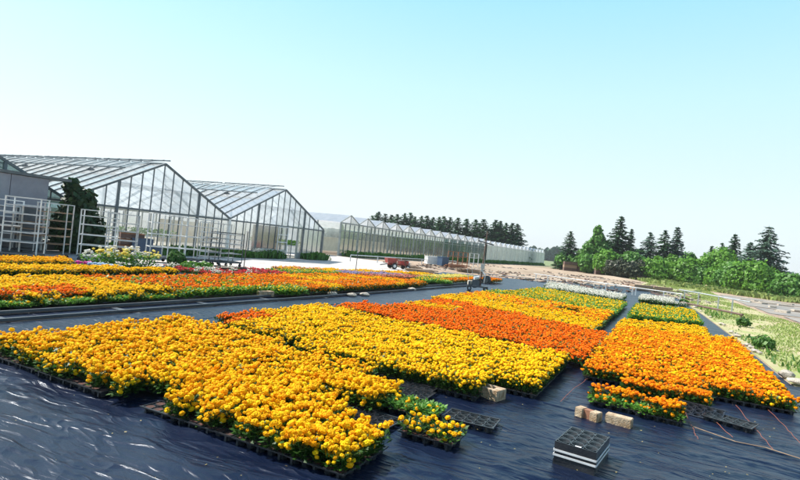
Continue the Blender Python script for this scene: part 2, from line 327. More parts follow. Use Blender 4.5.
# right margin: grass strip, bare path, grey tarps
def stripmat():
    m, n, o = newmat('dry_turf'); v = objpos(n); p = N(n, 'ShaderNodeBsdfPrincipled')
    c = mixc(n, noise_fac(n, .5, .4, .62, vec=v), (.26, .31, .09), (.46, .37, .22)); c = mixc(n, noise_fac(n, 9, .4, .8, vec=v), c, (.30, .26, .16))
    n.links.new(c, p.inputs[0]); p.inputs['Roughness'].default_value = .95; n.links.new(p.outputs[0], o.inputs[0]); return m
GR = [(2.35, -2), (9, -2), (8.5, 12), (6.3, 24), (5.2, 34), (4.6, 50), (5.2, 80), (-2, 80), (-2.2, 55), (.95, 42), (1.75, 27), (2.05, 19), (2.2, 12)]
sheet('grass_strip', GR, -.016, stripmat())
tarpm = basic('grey_ground_tarp', (.36, .29, .22), (.16, .15, .14), .6, .5, .5, 6)

# ------------------------------------------------------------------ marigold plants
def ico(r, sub, squash=.72, jit=.16, seed=0):
    b = bmesh.new(); bmesh.ops.create_icosphere(b, subdivisions=sub, radius=r); rr = random.Random(seed)
    for v in b.verts:
        k = 1+rr.uniform(-jit, jit); v.co *= k; v.co.z *= squash
    vs = [v.co.copy() for v in b.verts]; fs = [tuple(v.index for v in f.verts) for f in b.faces]; b.free(); return vs, fs
HEADS = {3: [ico(.0245, 3, .74, .20, s) for s in range(3)], 2: [ico(.0245, 2, .74, .20, s) for s in range(3)], 1: [ico(.0255, 1, .72, .12, s) for s in range(3)]}
def leaves(mb, n, rad, h0, h1, size, rr):
    for _ in range(n):
        a = rr.uniform(0, 6.283); r = rad*math.sqrt(rr.random()); z = rr.uniform(h0, h1)
        c = Vector((r*math.cos(a), r*math.sin(a), z)); d = Vector((math.cos(a)+rr.uniform(-.6, .6), math.sin(a)+rr.uniform(-.6, .6), rr.uniform(-.2, 1.1))).normalized()
        s = d.cross(Vector((rr.uniform(-.4, .4), rr.uniform(-.4, .4), 1))).normalized(); L = size*rr.uniform(.7, 1.3)
        mb.add([c-s*L*.10, c+d*L*.5-s*L*.28, c+d*L, c+d*L*.5+s*L*.28], [(0, 1, 2, 3)], rr.random())
def stems(mb, pts):
    for p in pts: mb.bar((p[0]*.3, p[1]*.3, .05), (p[0], p[1], p[2]-.012), .004, n=3, cap=False)
def head_spots(n, rad, h0, h1, rr):
    out = []
    for k in range(n):
        if k % 4 == 3:
            a = rr.uniform(0, 6.283); out.append((rad*1.12*math.cos(a), rad*1.12*math.sin(a), h0*rr.uniform(.62, .9))); continue
        for _ in range(30):
            a = rr.uniform(0, 6.283); r = rad*math.sqrt(rr.random()); p = (r*math.cos(a), r*math.sin(a), rr.uniform(h0, h1)-.25*r)
            if all((p[0]-q[0])**2+(p[1]-q[1])**2 > .036**2 for q in out): break
        out.append(p)
    return out
class Plant: pass
def make_plant(color, nh, lod, seed, leaf='leaf', nl=None, h0=.20, h1=.265, rad=.066, size=.05):
    rr = random.Random(seed); P = Plant(); f = MB()
    nl = nl or {3: 60, 2: 60, 1: 16}[lod]
    leaves(f, nl, .062, .06, h0+.01, size*(1 if lod > 1 else 1.6), rr)
    P.spots = head_spots(nh, rad, h0, h1, rr)
    if lod > 1: stems(f, P.spots)
    if lod > 1:
        for _ in range(3):
            a = rr.uniform(0, 6.28); vs, fs = HEADS[1][0]; f.add([v*.28+Vector((rad*math.cos(a), rad*math.sin(a), h0*rr.uniform(.8, 1.15))) for v in vs], fs, 1)
    P.fol = f.mesh('foliage', MAT[leaf], tone=True)
    h = MB()
    for p in P.spots:
        vs, fs = rr.choice(HEADS[lod]); m = Matrix.Rotation(rr.uniform(-.6, .6), 3, 'X') @ Matrix.Rotation(rr.uniform(-.6, .6), 3, 'Y') @ Matrix.Rotation(rr.uniform(0, 6), 3, 'Z'); k = rr.uniform(.55, 1.12)
        h.add([m @ (v*k)+Vector(p) for v in vs], fs, rr.random())
    P.bl = h.mesh('blossoms', MAT[color], tone=True); P.nh = nh
    # joined mesh for the stuff beds
    j = MB(); j.v = list(f.v)+list(h.v); o = len(f.v); j.f = list(f.f)+[tuple(i+o for i in q) for q in h.f]; j.t = f.t+h.t
    me = j.mesh('plant_source', MAT[leaf], tone=True); me.materials.append(MAT[color])
    idx = np.zeros(len(j.f), dtype=np.int32); idx[len(f.f):] = 1; me.polygons.foreach_set('material_index', idx)
    P.src = bpy.data.objects.new('plant_source', me); return P
VAR = {}
def variety(key, color, nh, lod, **kw):
    VAR[key] = [make_plant(color, nh+random.randint(-1, 1) if nh > 2 else max(1, nh), lod, 100*len(VAR)+s, **kw) for s in range(5)]
variety('golden3', 'golden', 12, 3, h0=.165, h1=.27); variety('golden', 'golden', 12, 2, h0=.17, h1=.265); variety('goldfew', 'golden', 4, 3, h0=.12, h1=.2, nl=42)
variety('greenfew', 'golden', 1, 3, leaf='leafl', h0=.11, h1=.15, nl=70, size=.05)
variety('yellow', 'yellow', 11, 2); variety('yellow1', 'yellow', 9, 1); variety('lemon1', 'lemon', 9, 1)
variety('amber2', 'amber', 8, 3, h0=.17, h1=.25); variety('amber', 'amber', 8, 1); variety('gold1', 'golden', 8, 1)
variety('orange2', 'orange', 9, 2); variety('orange', 'orange', 9, 1)
variety('young', 'yellow', 4, 1, leaf='leafl', nl=40, size=.055); variety('green', 'golden', 1, 1, leaf='leafl', nl=34, size=.055)
variety('white', 'white', 6, 1, leaf='leaf', nl=22, h0=.24, h1=.34, rad=.075); variety('red', 'red', 7, 1, nl=20); variety('coral', 'coral', 7, 1); variety('lavender', 'lavender', 8, 1)
variety('blossomless', 'white', 1, 1, leaf='leaf', nl=40, size=.07)

def gn_scatter(name, pts, keys, label, cat, group=None):
    """pts: x,y,z,rot,scale,key-index ; one object, many instances"""
    me = bpy.data.meshes.new(name); P = np.array(pts, dtype=np.float32)
    me.from_pydata([tuple(p[:3]) for p in P.tolist()], [], [])
    srcs = [v.src for k in keys for v in VAR[k]]
    a = me.attributes.new('idx', 'INT', 'POINT'); a.data.foreach_set('value', P[:, 5].astype(np.int32))
    a = me.attributes.new('sc', 'FLOAT', 'POINT'); a.data.foreach_set('value', P[:, 4].copy())
    a = me.attributes.new('rot', 'FLOAT_VECTOR', 'POINT'); rv = np.zeros((len(P), 3), dtype=np.float32); rv[:, 2] = P[:, 3]; rv[:, :2] = rng.uniform(-.12, .12, (len(P), 2)); a.data.foreach_set('vector', rv.ravel())
    o = link(name, me); tag(o, label, cat, group, 'stuff')
    g = bpy.data.node_groups.new(name+'_scatter', 'GeometryNodeTree'); g.interface.new_socket('Geometry', in_out='INPUT', socket_type='NodeSocketGeometry'); g.interface.new_socket('Geometry', in_out='OUTPUT', socket_type='NodeSocketGeometry')
    gi = g.nodes.new('NodeGroupInput'); go = g.nodes.new('NodeGroupOutput'); j = g.nodes.new('GeometryNodeJoinGeometry')
    def attr(nm, ty):
        x = g.nodes.new('GeometryNodeInputNamedAttribute'); x.data_type = ty; x.inputs[0].default_value = nm; return x.outputs[0]
    ai = attr('idx', 'INT'); asx = attr('sc', 'FLOAT'); ar = attr('rot', 'FLOAT_VECTOR')
    used = set(P[:, 5].astype(int).tolist())
    for i, s in enumerate(srcs):
        if i not in used: continue
        oi = g.nodes.new('GeometryNodeObjectInfo'); oi.inputs[0].default_value = s; oi.inputs[1].default_value = True
        cmp = g.nodes.new('FunctionNodeCompare'); cmp.data_type = 'INT'; cmp.operation = 'EQUAL'; g.links.new(ai, cmp.inputs[2]); cmp.inputs[3].default_value = i
        ip = g.nodes.new('GeometryNodeInstanceOnPoints'); g.links.new(gi.outputs[0], ip.inputs['Points']); g.links.new(cmp.outputs[0], ip.inputs['Selection'])
        g.links.new(oi.outputs['Geometry'], ip.inputs['Instance']); g.links.new(ar, ip.inputs['Rotation']); g.links.new(asx, ip.inputs['Scale']); g.links.new(ip.outputs[0], j.inputs[0])
    g.links.new(j.outputs[0], go.inputs[0]); md = o.modifiers.new('scatter', 'NODES'); md.node_group = g
    return o

TW, TD, PX = .54, .345, .104         # tray pitch across and deep, pot pitch
def bed_spots(P, x0, y0, keep=1.0, along='x', jit=.018):
    """tray cells whose middle lies inside polygon P; returns trays and plant spots"""
    tw, td = (TW, TD) if along == 'x' else (TD, TW); nx, ny = (5, 3) if along == 'x' else (3, 5)
    xs = [p[0] for p in P]; ys = [p[1] for p in P]; trays = []; spots = []
    i0 = math.floor((min(xs)-x0)/tw)-1; i1 = math.ceil((max(xs)-x0)/tw)+1; j0 = math.floor((min(ys)-y0)/td)-1; j1 = math.ceil((max(ys)-y0)/td)+1
    for j in range(j0, j1+1):
        for i in range(i0, i1+1):
            cx = x0+(i+.5)*tw; cy = y0+(j+.5)*td
            if not inpoly(cx, cy, P): continue
            trays.append((cx, cy, i, j))
            for a in range(nx):
                for b in range(ny):
                    if random.random() > keep: continue
                    spots.append((cx+(a-(nx-1)/2)*PX+random.uniform(-jit, jit), cy+(b-(ny-1)/2)*(PX+.006)+random.uniform(-jit, jit)))
    return trays, spots
cell = lambda: random.randrange(5)
def scatter(name, P, key, label, cat, x0=0, y0=0, keep=1.0, mixk=None, sc=(.9, 1.12), z=.0, along='x', excl=None):
    if mixk and not isinstance(mixk, list): mixk = [mixk]
    keys = [key]+[m[0] for m in (mixk or [])]; tr, sp = bed_spots(P, x0, y0, keep, along)
    pts = []
    for (x, y) in sp:
        if excl and excl(x, y): continue
        k = 0
        for q, m in enumerate(mixk or []):
            if m[1](x, y): k = q+1
        n = noise.noise(Vector((x*2.3, y*2.3, 0)))
        pts.append((x, y, z, random.uniform(0, 6.28), random.uniform(*sc)*(1+.09*n), k*5+cell()))
    gn_scatter(name, pts, keys, label, cat); return tr

# ------------------------------------------------------------------ trays
def pot_mb(r=.047, h=.055, n=10):
    mb = MB(); vs = []
    prof = [(r*.72, .0), (r*.72, .002), (r, h), (r*.86, h), (r*.62, .008)]
    for q, (a, z) in enumerate(prof):
        for i in range(n): vs.append((a*math.cos(6.2832*i/n), a*math.sin(6.2832*i/n), z))
    fs = [tuple(range(n-1, -1, -1)), tuple(4*n+i for i in range(n))]
    for q in range(4): fs += [(q*n+i, q*n+(i+1) % n, (q+1)*n+(i+1) % n, (q+1)*n+i) for i in range(n)]
    return mb.add(vs, fs)
POT = pot_mb().mesh('pot', MAT['black_plastic'], smooth=False)
def tray_frame(h=.062):
    mb = MB(); w, d = TW-.015, TD-.012
    for s in (-1, 1):
        mb.box((0, s*(d/2-.005), h-.007), (w, .010, .014)); mb.box((s*(w/2-.005), 0, h-.0075), (.010, d-.022, .013))
        mb.box((0, s*(d/2+.004), h-.002), (w+.016, .008, .006))
    for i in range(-1, 3): mb.box(((i-.5)*PX, 0, h-.007), (.006, d-.024, .010))
    for j in (-.5, .5): mb.box((0, j*(PX+.006), h-.010), (w-.022, .006, .009))
    for i in (-2, 0, 2):
        for j in (-1, 1): mb.box((i*PX, j*(d/2-.012), h/2-.006), (.02, .008, h-.014))
    return mb
FRAME = tray_frame().mesh('tray_frame', MAT['black_plastic'])
cells = MB()
for a in range(5):
    for b in range(3):
        q = pot_mb(n=7); cells.add([(v[0]+(a-2)*PX, v[1]+(b-1)*(PX+.006), v[2]) for v in q.v], q.f)
CELLS = cells.mesh('pot_cells', MAT['black_plastic'])
sm = MB()
for a in range(5):
    for b in range(3): sm.cyl(((a-2)*PX, (b-1)*(PX+.006), .048), (0, 0, 1), .041, .012, n=7)
SOILM = sm.mesh('potting_soil', MAT['soil'])
def planted_tray(x, y, rz, label, group, z=.006):
    t = thing('plant_tray', label, 'plant tray', (x, y, z), rz, group)
    link('tray_frame', FRAME, t); tag(link('pot_cells', CELLS, t), kind='stuff'); tag(link('potting_soil', SOILM, t), kind='stuff'); return t
def empty_tray(x, y, rz, label, z=.006, rx=0):
    t = thing('plant_tray', label, 'plant tray', (x, y, z), rz); t.rotation_euler.x = rx
    link('tray_frame', FRAME, t)
    for a in range(5):
        for b in range(3): link('pot', POT, t, ((a-2)*PX, (b-1)*(PX+.006), 0))
    return t

# ------------------------------------------------------------------ beds (grid aligned with the rows)
HEADM = {}
def head_mesh(color, k):
    if (color, k) not in HEADM:
        vs, fs = HEADS[3][k % 3]; HEADM[(color, k)] = MB().add(vs, fs, .15+.35*k).mesh('blossom', MAT[color], tone=True)
    return HEADM[(color, k)]
def plant_obj(x, y, key, color, label, group, single=False, sc=1, z=.006):
    P = random.choice(VAR[key]); t = thing('marigold_plant', label, 'marigold', (x, y, z), random.uniform(0, 6.28), group); t.scale = (sc, sc, sc)
    link('foliage', P.fol, t)
    if single:
        for p in P.spots:
            b = link('blossom', head_mesh(color, random.randrange(3)), t, p); b.rotation_euler = (random.uniform(-.6, .6), random.uniform(-.6, .6), random.uniform(0, 6)); s = random.uniform(.58, 1.15); b.scale = (s, s, s)
    else: tag(link('blossoms', P.bl, t), kind='stuff')
    return t

A = [(-6.75, 3.28), (-2.0, 3.28), (-1.95, 4.0), (-2.55, 4.02), (-2.6, 4.33), (-3.0, 4.36), (-3.0, 4.66), (-2.65, 4.7), (-2.65, 5.0), (-2.45, 5.05), (-2.45, 5.35), (-2.9, 5.4), (-2.9, 5.55), (-6.7, 6.25)]
AX0, AY0 = -6.75, 3.30
allsp = []; trA, spA = bed_spots(A, AX0, AY0)
trA = [t for t in trA if not (t[3] == 0 and -4.35 < t[0] < -3.85)]; spA = [p for p in spA if not (p[1] < 3.42 and p[0] < -2.6 and random.random() < .35)]; spA = [p for p in spA if not (p[1] < 3.64 and -4.4 < p[0] < -3.83)]
for cx, cy, i, j in trA:
    if not (cy < 3.8 or cx > -3.2 or cy > 5.4): continue
    planted_tray(cx, cy, random.uniform(-.02, .02), 'black plastic tray under the golden marigolds of the nearest left bed', 'trays of the nearest golden bed')
B = [(-6.6, 6.62), (-2.9, 5.82), (-2.35, 5.95), (-1.35, 6.7), (-1.15, 8.3), (-1.2, 9.05), (-6.4, 9.75)]
trB, spB = bed_spots(B, -6.65, 6.0)
for cx, cy, i, j in trB:
    if cx > -2.6 or cy < 6.9: planted_tray(cx, cy, random.uniform(-.02, .02), 'black tray at the rim of the bright yellow marigold bed', 'trays of the bright yellow bed')
for cx, cy in [(-1.75, 4.56)]:
    planted_tray(cx, cy, 0, 'single black tray of a dozen yellow marigolds standing apart in front', None)
    for a in range(5):
        for b in range(3):
            if a in (0, 1, 3, 4) or b == 1 or b == 2: plant_obj(cx+(a-2)*PX, cy+(b-1)*.11, 'goldfew', 'golden', 'yellow marigold with few blooms in the lone tray set apart in front', 'marigolds in the lone front tray', True)
for cx, cy in [(-2.15, 5.08)]:
    planted_tray(cx, cy, 0, 'black tray of leafy green marigolds with hardly a bloom', None)
    for a in range(5):
        for b in range(3): plant_obj(cx+(a-2)*PX, cy+(b-1)*.11, 'greenfew', 'golden', 'leafy green marigold with hardly a bloom beside the empty tray', 'green marigolds by the empty tray', True)
empty_tray(-1.60, 5.24, .06, 'empty black pot tray at the end of the green leafy row')
empty_tray(-2.36, 4.54, -.05, 'empty black pot tray between the golden bed and the lone tray')
empty_tray(-2.92, 4.50, .02, 'empty black pot tray half hidden under the golden marigolds')
empty_tray(-2.48, 5.62, .05, 'empty black pot tray in the dark gap behind the green row')
empty_tray(-2.55, 5.98, .05, 'empty black pot tray against the corner of the bright yellow bed')
# nearest golden plants as individuals
spA.sort(key=lambda p: p[0]**2+p[1]**2*1.0)
near = spA[:250]; rest = spA[250:]
for k, (x, y) in enumerate(near):
    kk = 'golden3'
    plant_obj(x, y, kk, 'golden', 'golden yellow double marigold in full bloom in the nearest left bed', 'golden marigolds of the nearest bed', k < 60, random.uniform(.9, 1.12))
gn_scatter('marigold_bed', [(x, y, .006, random.uniform(0, 6.28), random.uniform(.88, 1.14)*(1+.1*noise.noise(Vector((x*2, y*2, 0)))), cell()) for x, y in rest], ['golden'], 'rest of the nearest bed of golden yellow marigolds at the left', 'marigold bed')
orc = lambda x, y: (x < -5.7 and y > 8.6 and random.random() < .7) or (-6.7 < x < -6.0 and 6.5 < y < 7.3)
spB = [p for p in spB]
gn_scatter('marigold_bed', [(x, y, .006, random.uniform(0, 6.28), random.uniform(.85, 1.1)*(1+.1*noise.noise(Vector((x*2, y*2, 0)))), (5 if (x < -6.0 and 6.3 < y < 7.6) else 0)+cell()) for x, y in spB], ['yellow', 'orange2'], 'bright yellow marigold bed behind the golden one, ending at the concrete block', 'marigold bed')

scatter('marigold_bed', [(-6.2, 9.95), (-1.2, 9.25), (-1.15, 12.9), (-5.9, 15.0)], 'orange', 'deep orange marigold bed in the middle', 'marigold bed', -6.4, 9.2, mixk=('yellow1', lambda x, y: x < -4.6 and 12.2 < y < 13.3 and random.random() < .85))
scatter('marigold_bed', [(-5.95, 15.05), (-1.15, 13.0), (-1.15, 15.2), (-5.95, 17.0)], 'yellow1', 'narrow clear yellow marigold stripe just behind the orange bed', 'marigold bed', -6.2, 12.8)
scatter('marigold_bed', [(-5.95, 17.05), (-1.2, 15.25), (-1.25, 19.0), (-5.95, 20.0)], 'yellow1', 'golden orange marigold band between the yellow and green stripes', 'marigold bed', -6.2, 15, mixk=('amber', lambda x, y: random.random() < .5), excl=lambda x, y: -3.0 < x < -2.2 and 17 < y < 18.2)
scatter('marigold_bed', [(-5.95, 20.05), (-1.25, 19.05), (-1.25, 20.6), (-5.95, 21.6)], 'green', 'bright green stripe of marigolds not yet in bloom', 'marigold bed', -6.2, 19)
scatter('marigold_bed', [(-5.95, 21.7), (-1.3, 20.7), (-1.4, 25.2), (-5.6, 27.6)], 'young', 'hindmost middle bed of amber yellow marigolds showing green between', 'marigold bed', -6.2, 20, mixk=('gold1', lambda x, y: random.random() < .12))
# right block
G = [(-.95, 8.45), (1.95, 8.75), (1.95, 9.9), (1.75, 11.5), (1.35, 18.2), (-1.0, 16.8)]
Gs = [(-1.0, 16.85), (1.33, 18.25)]
trG, spG = bed_spots(G, -.95, 8.45)
for cx, cy, i, j in trG:
    if cy < 9.3 or cx < -.5: planted_tray(cx, cy, random.uniform(-.02, .02), 'black tray at the rim of the large orange bed right of the aisle', 'trays of the right orange bed')
spG.sort(key=lambda p: p[0]**2+p[1]**2)
gn_scatter('marigold_bed', [(x, y, .006, random.uniform(0, 6.28), random.uniform(.88, 1.1), (10 if y > 15.2+.35*(x) else (5 if random.random() < .24 else 0))+cell()) for x, y in spG[40:]], ['amber2', 'golden', 'gold1'], 'large amber orange marigold bed right of the aisle, yellow at its far end', 'marigold bed')
for x, y in spG[:40]: plant_obj(x, y, 'amber2', 'amber', 'amber orange marigold on the near left corner of the bed right of the aisle', 'marigolds at the near corner of the right bed', False, random.uniform(.9, 1.1))
for q, (cx, cy) in enumerate([(-.42, 7.18), (.10, 7.10)]):
    planted_tray(cx, cy, -.08, ['left one of two black marigold trays behind the concrete bricks', 'right one of two black marigold trays behind the concrete bricks'][q], None)
    for a in range(5):
        for b in range(3): plant_obj(cx+(a-2)*PX, cy+(b-1)*.11, 'amber2' if (b > 0 or random.random() < .2) and random.random() < .8 else 'greenfew', 'amber' , 'amber marigold with much green in the trays behind the concrete bricks', 'marigolds of the two front right trays', True)
for q, (cx, cy) in enumerate([(-.10, 8.02), (.43, 8.12)]):
    planted_tray(cx, cy, -.03, ['left tray of the short marigold row in front of the right bed', 'right tray of the short marigold row in front of the right bed'][q], None)
    for a in range(5):
        for b in range(3): plant_obj(cx+(a-2)*PX, cy+(b-1)*.11, 'amber2', 'amber', 'amber marigold of the short row before the right bed', 'marigolds of the short right row', True)
empty_tray(.55, 7.72, -.25, 'empty black pot tray lying behind the longer empty one at right', rx=.25)
empty_tray(.86, 7.55, -.35, 'empty black pot tray lying askew on the film at right')
scatter('marigold_bed', [(-.85, 18.9), (1.25, 20.0), (1.25, 21.4), (-.85, 20.6)], 'green', 'green stripe of young marigolds right of the aisle', 'marigold bed', -.9, 18.6)
scatter('marigold_bed', [(-.9, 20.7), (1.3, 21.5), (1.15, 26.3), (-.95, 25.2)], 'gold1', 'yellow green marigold bed beyond the right orange bed', 'marigold bed', -.9, 20.5, mixk=('young', lambda x, y: random.random() < .9))
scatter('white_flower_bed', [(-5.4, 28.6), (-1.7, 26.9), (-1.9, 31), (-6.4, 35.0)], 'white', 'long strip of white flowers left of the aisle', 'flower bed', -6, 27, keep=.75)
scatter('white_flower_bed', [(-.95, 29.2), (.9, 29.2), (.8, 34), (-1.1, 34)], 'white', 'short strip of white flowers right of the aisle', 'flower bed', -1, 29, keep=.8)

# beds beyond the rails
Lm = lambda x, y: -10.5 < x < -9.55 and y < 6.6 and random.random() < .75
scatter('marigold_bed', [(-11.9, 1.5), (-9.35, 1.5), (-9.3, 8.3), (-10.6, 8.1), (-11.9, 7.6)], 'yellow', 'yellow marigold bed mixed with orange beyond the rails at far left', 'marigold bed', -12, 1.4, mixk=[('orange2', Lm), ('greenfew', lambda x, y: x > -9.62 and random.random() < .8)], keep=.93)
scatter('marigold_bed', [(-12.0, 7.7), (-10.6, 8.2), (-9.3, 8.4), (-8.95, 12.2), (-12.1, 12.5)], 'amber', 'orange marigold bed in rows beyond the rails', 'marigold bed', -12, 6, keep=.9, mixk=[('orange', lambda x, y: random.random() < .4), ('young', lambda x, y: x > -9.5 or random.random() < .18)])
scatter('marigold_bed', [(-12.1, 12.6), (-8.95, 12.3), (-8.75, 19.5), (-9.3, 21.5), (-12.0, 19.0)], 'amber', 'long amber marigold bed ending in a point beyond the rails', 'marigold bed', -12, 12, mixk=('gold1', lambda x, y: noise.noise(Vector((x*.7, y*.7, 3))) > .12))
scatter('marigold_bed', [(-13.0, 3), (-12.9, 11.8), (-13.7, 11.6), (-14.2, 8.5), (-14.2, 3)], 'yellow', 'clear yellow marigold bed just in front of the lilies', 'marigold bed', -14.2, 3)
scatter('marigold_bed', [(-14.3, 2), (-14.3, 9.2), (-15.7, 9.6), (-15.7, 2)], 'golden', 'golden marigold bed in front of the trolleys at far left', 'marigold bed', -15.6, 3, z=.08)
scatter('geranium_bed', [(-14.2, 11.9), (-12.5, 12.0), (-12.5, 15.8), (-13.6, 16.0)], 'red', 'red geraniums flecked with white beyond the orange bed', 'flower bed', -14.4, 11, mixk=('white', lambda x, y: y < 14.2 and noise.noise(Vector((x*3, y*2, 1))) > .18), keep=.85)
scatter('flower_bed', [(-13.5, 16.1), (-12.5, 15.9), (-12.4, 19.5), (-13.3, 20)], 'green', 'dark leafy bed between geraniums and pale purple flowers', 'flower bed', -13.6, 15)
scatter('flower_bed', [(-13.3, 20.1), (-12.3, 19.5), (-11.2, 23.5), (-12.0, 24.2)], 'lavender', 'pale purple flower bed by the yard', 'flower bed', -13.6, 19)
scatter('flower_bed', [(-12.0, 20.2), (-11.2, 20.2), (-10.1, 24.5), (-11.1, 24.5)], 'coral', 'coral pink flowers behind the point of the amber bed', 'flower bed', -12.6, 20, keep=.7)
scatter('marigold_bed', [(-14.6, 17.2), (-13.6, 17.2), (-11.0, 27.2), (-12.2, 27.5)], 'gold1', 'far strip of golden marigolds along the pale yard', 'marigold bed', -15, 17, mixk=('coral', lambda x, y: y < 19.5 and random.random() < .5))
scatter('flower_bed', [(-10.2, 22.0), (-9.3, 22.0), (-9.2, 24.0), (-10.6, 25.5)], 'green', 'leafy green patch left of the irrigation machine', 'flower bed', -10.6, 22)
scatter('marigold_bed', [(-9.9, 24.2), (-9.2, 24.0), (-8.7, 31.5), (-9.8, 31.5)], 'amber', 'small far orange marigold patch behind the irrigation machine', 'marigold bed', -10.2, 24)
scatter('flower_bed', [(-11.0, 24.8), (-10.2, 25.2), (-9.9, 31), (-11, 31)], 'lemon1', 'pale yellow patch behind the irrigation machine', 'flower bed', -11.2, 24, keep=.7)

# tall potted flowers in front of the trolleys
def tall_plant(x, y, color, label, h=.5, rr=.17, nh=26):
    r = random.Random(int(x*100+y*37)); t = thing('tall_flower', label, 'flowering plant', (x, y, 0))
    f = MB(); leaves(f, 160, rr*.85, .05, h*.7, .11, r); part('foliage', f, MAT['leafl'], t, tone=True)
    b = MB()
    for _ in range(nh):
        a = r.uniform(0, 6.28); q = rr*math.sqrt(r.random()); vs, fs = HEADS[1][r.randrange(3)]; k = r.uniform(1.2, 2.3); c = Vector((q*math.cos(a), q*math.sin(a), h*r.uniform(.62, 1.0)))
        b.add([v*k+c for v in vs], fs, r.random())
    part('blossoms', b, MAT[color], t, 'stuff', tone=True)
    mbp = MB().cyl((0, 0, .05), (0, 0, 1), .07, .1, 10, .09); part('pot', mbp, MAT['black_plastic'], t)
tf = [(92, 'white', 'leftmost white flower stalks by the second trolley'), (104, 'lemon', 'pale yellow lily clump right of the leftmost white stalks'), (110, 'white', 'white lily clump between two pale yellow ones'), (121, 'lemon', 'large pale yellow lily clump before the crates'),
      (128, 'lemon', 'tallest pale yellow lily clump before the crates'), (135, 'white', 'white lily clump right of the tallest yellow one'), (142, 'white', 'white lily clump nearest the gap in the row'), (153, 'lemon', 'rightmost cream lily clump before the yard')]
for q, (px, c, lb) in enumerate(tf):
    D = 16.2+q*.25; p = depth_pt(px, D); tall_plant(p.x, p.y, c, lb, .56+.08*(q % 3), .27)
for q, (px, c, lb) in enumerate([(86, 'magenta', 'low magenta flowers left of the blue ones'), (100, 'paleblue', 'low pale blue flowers under the yellow lilies'), (116, 'paleblue', 'low pale blue flowers in the middle of the lily row'), (205, 'lavender', 'violet flower cluster behind the geraniums')]):
    p = depth_pt(px, 15.4+(q == 3)*4.5); tall_plant(p.x, p.y, c, lb, .26, .26, 34)
def shrub(px, D, h, r, n, size, mat, label, name='shrub', sq=.8):
    p = depth_pt(px, D); rr = random.Random(int(px)); t = thing(name, label, 'shrub', p)
    f = MB()
    for _ in range(n):
        v = Vector((rr.gauss(0, 1), rr.gauss(0, 1), rr.gauss(0, 1))).normalized()*rr.uniform(.7, 1.02); c = Vector((v.x*r, v.y*r, h/2+v.z*h/2*.98)); c *= 1+.15*noise.noise(c*3)
        d = (v+Vector((rr.uniform(-.7, .7), rr.uniform(-.7, .7), rr.uniform(-.5, .7)))).normalized(); s = d.orthogonal().normalized(); s = Matrix.Rotation(rr.uniform(0, 6), 3, d) @ s
        f.quad(c, s*size, d.cross(s)*size*.7, rr.random())
    part('foliage', f, MAT[mat], t, tone=True); part('stem', MB().cyl((0, 0, h*.3), (0, 0, 1), .03, h*.6, 6), MAT['bark'], t)
shrub(179, 19.4, .62, .32, 500, .06, 'weed', 'bushy green pot plant at the edge of the yard')
shrub(194, 19.0, .32, .34, 350, .05, 'leafl', 'low bright green plant beside the violet flowers')
shrub(208, 18.2, .42, .30, 380, .05, 'leafl', 'round green plant among the red geraniums')
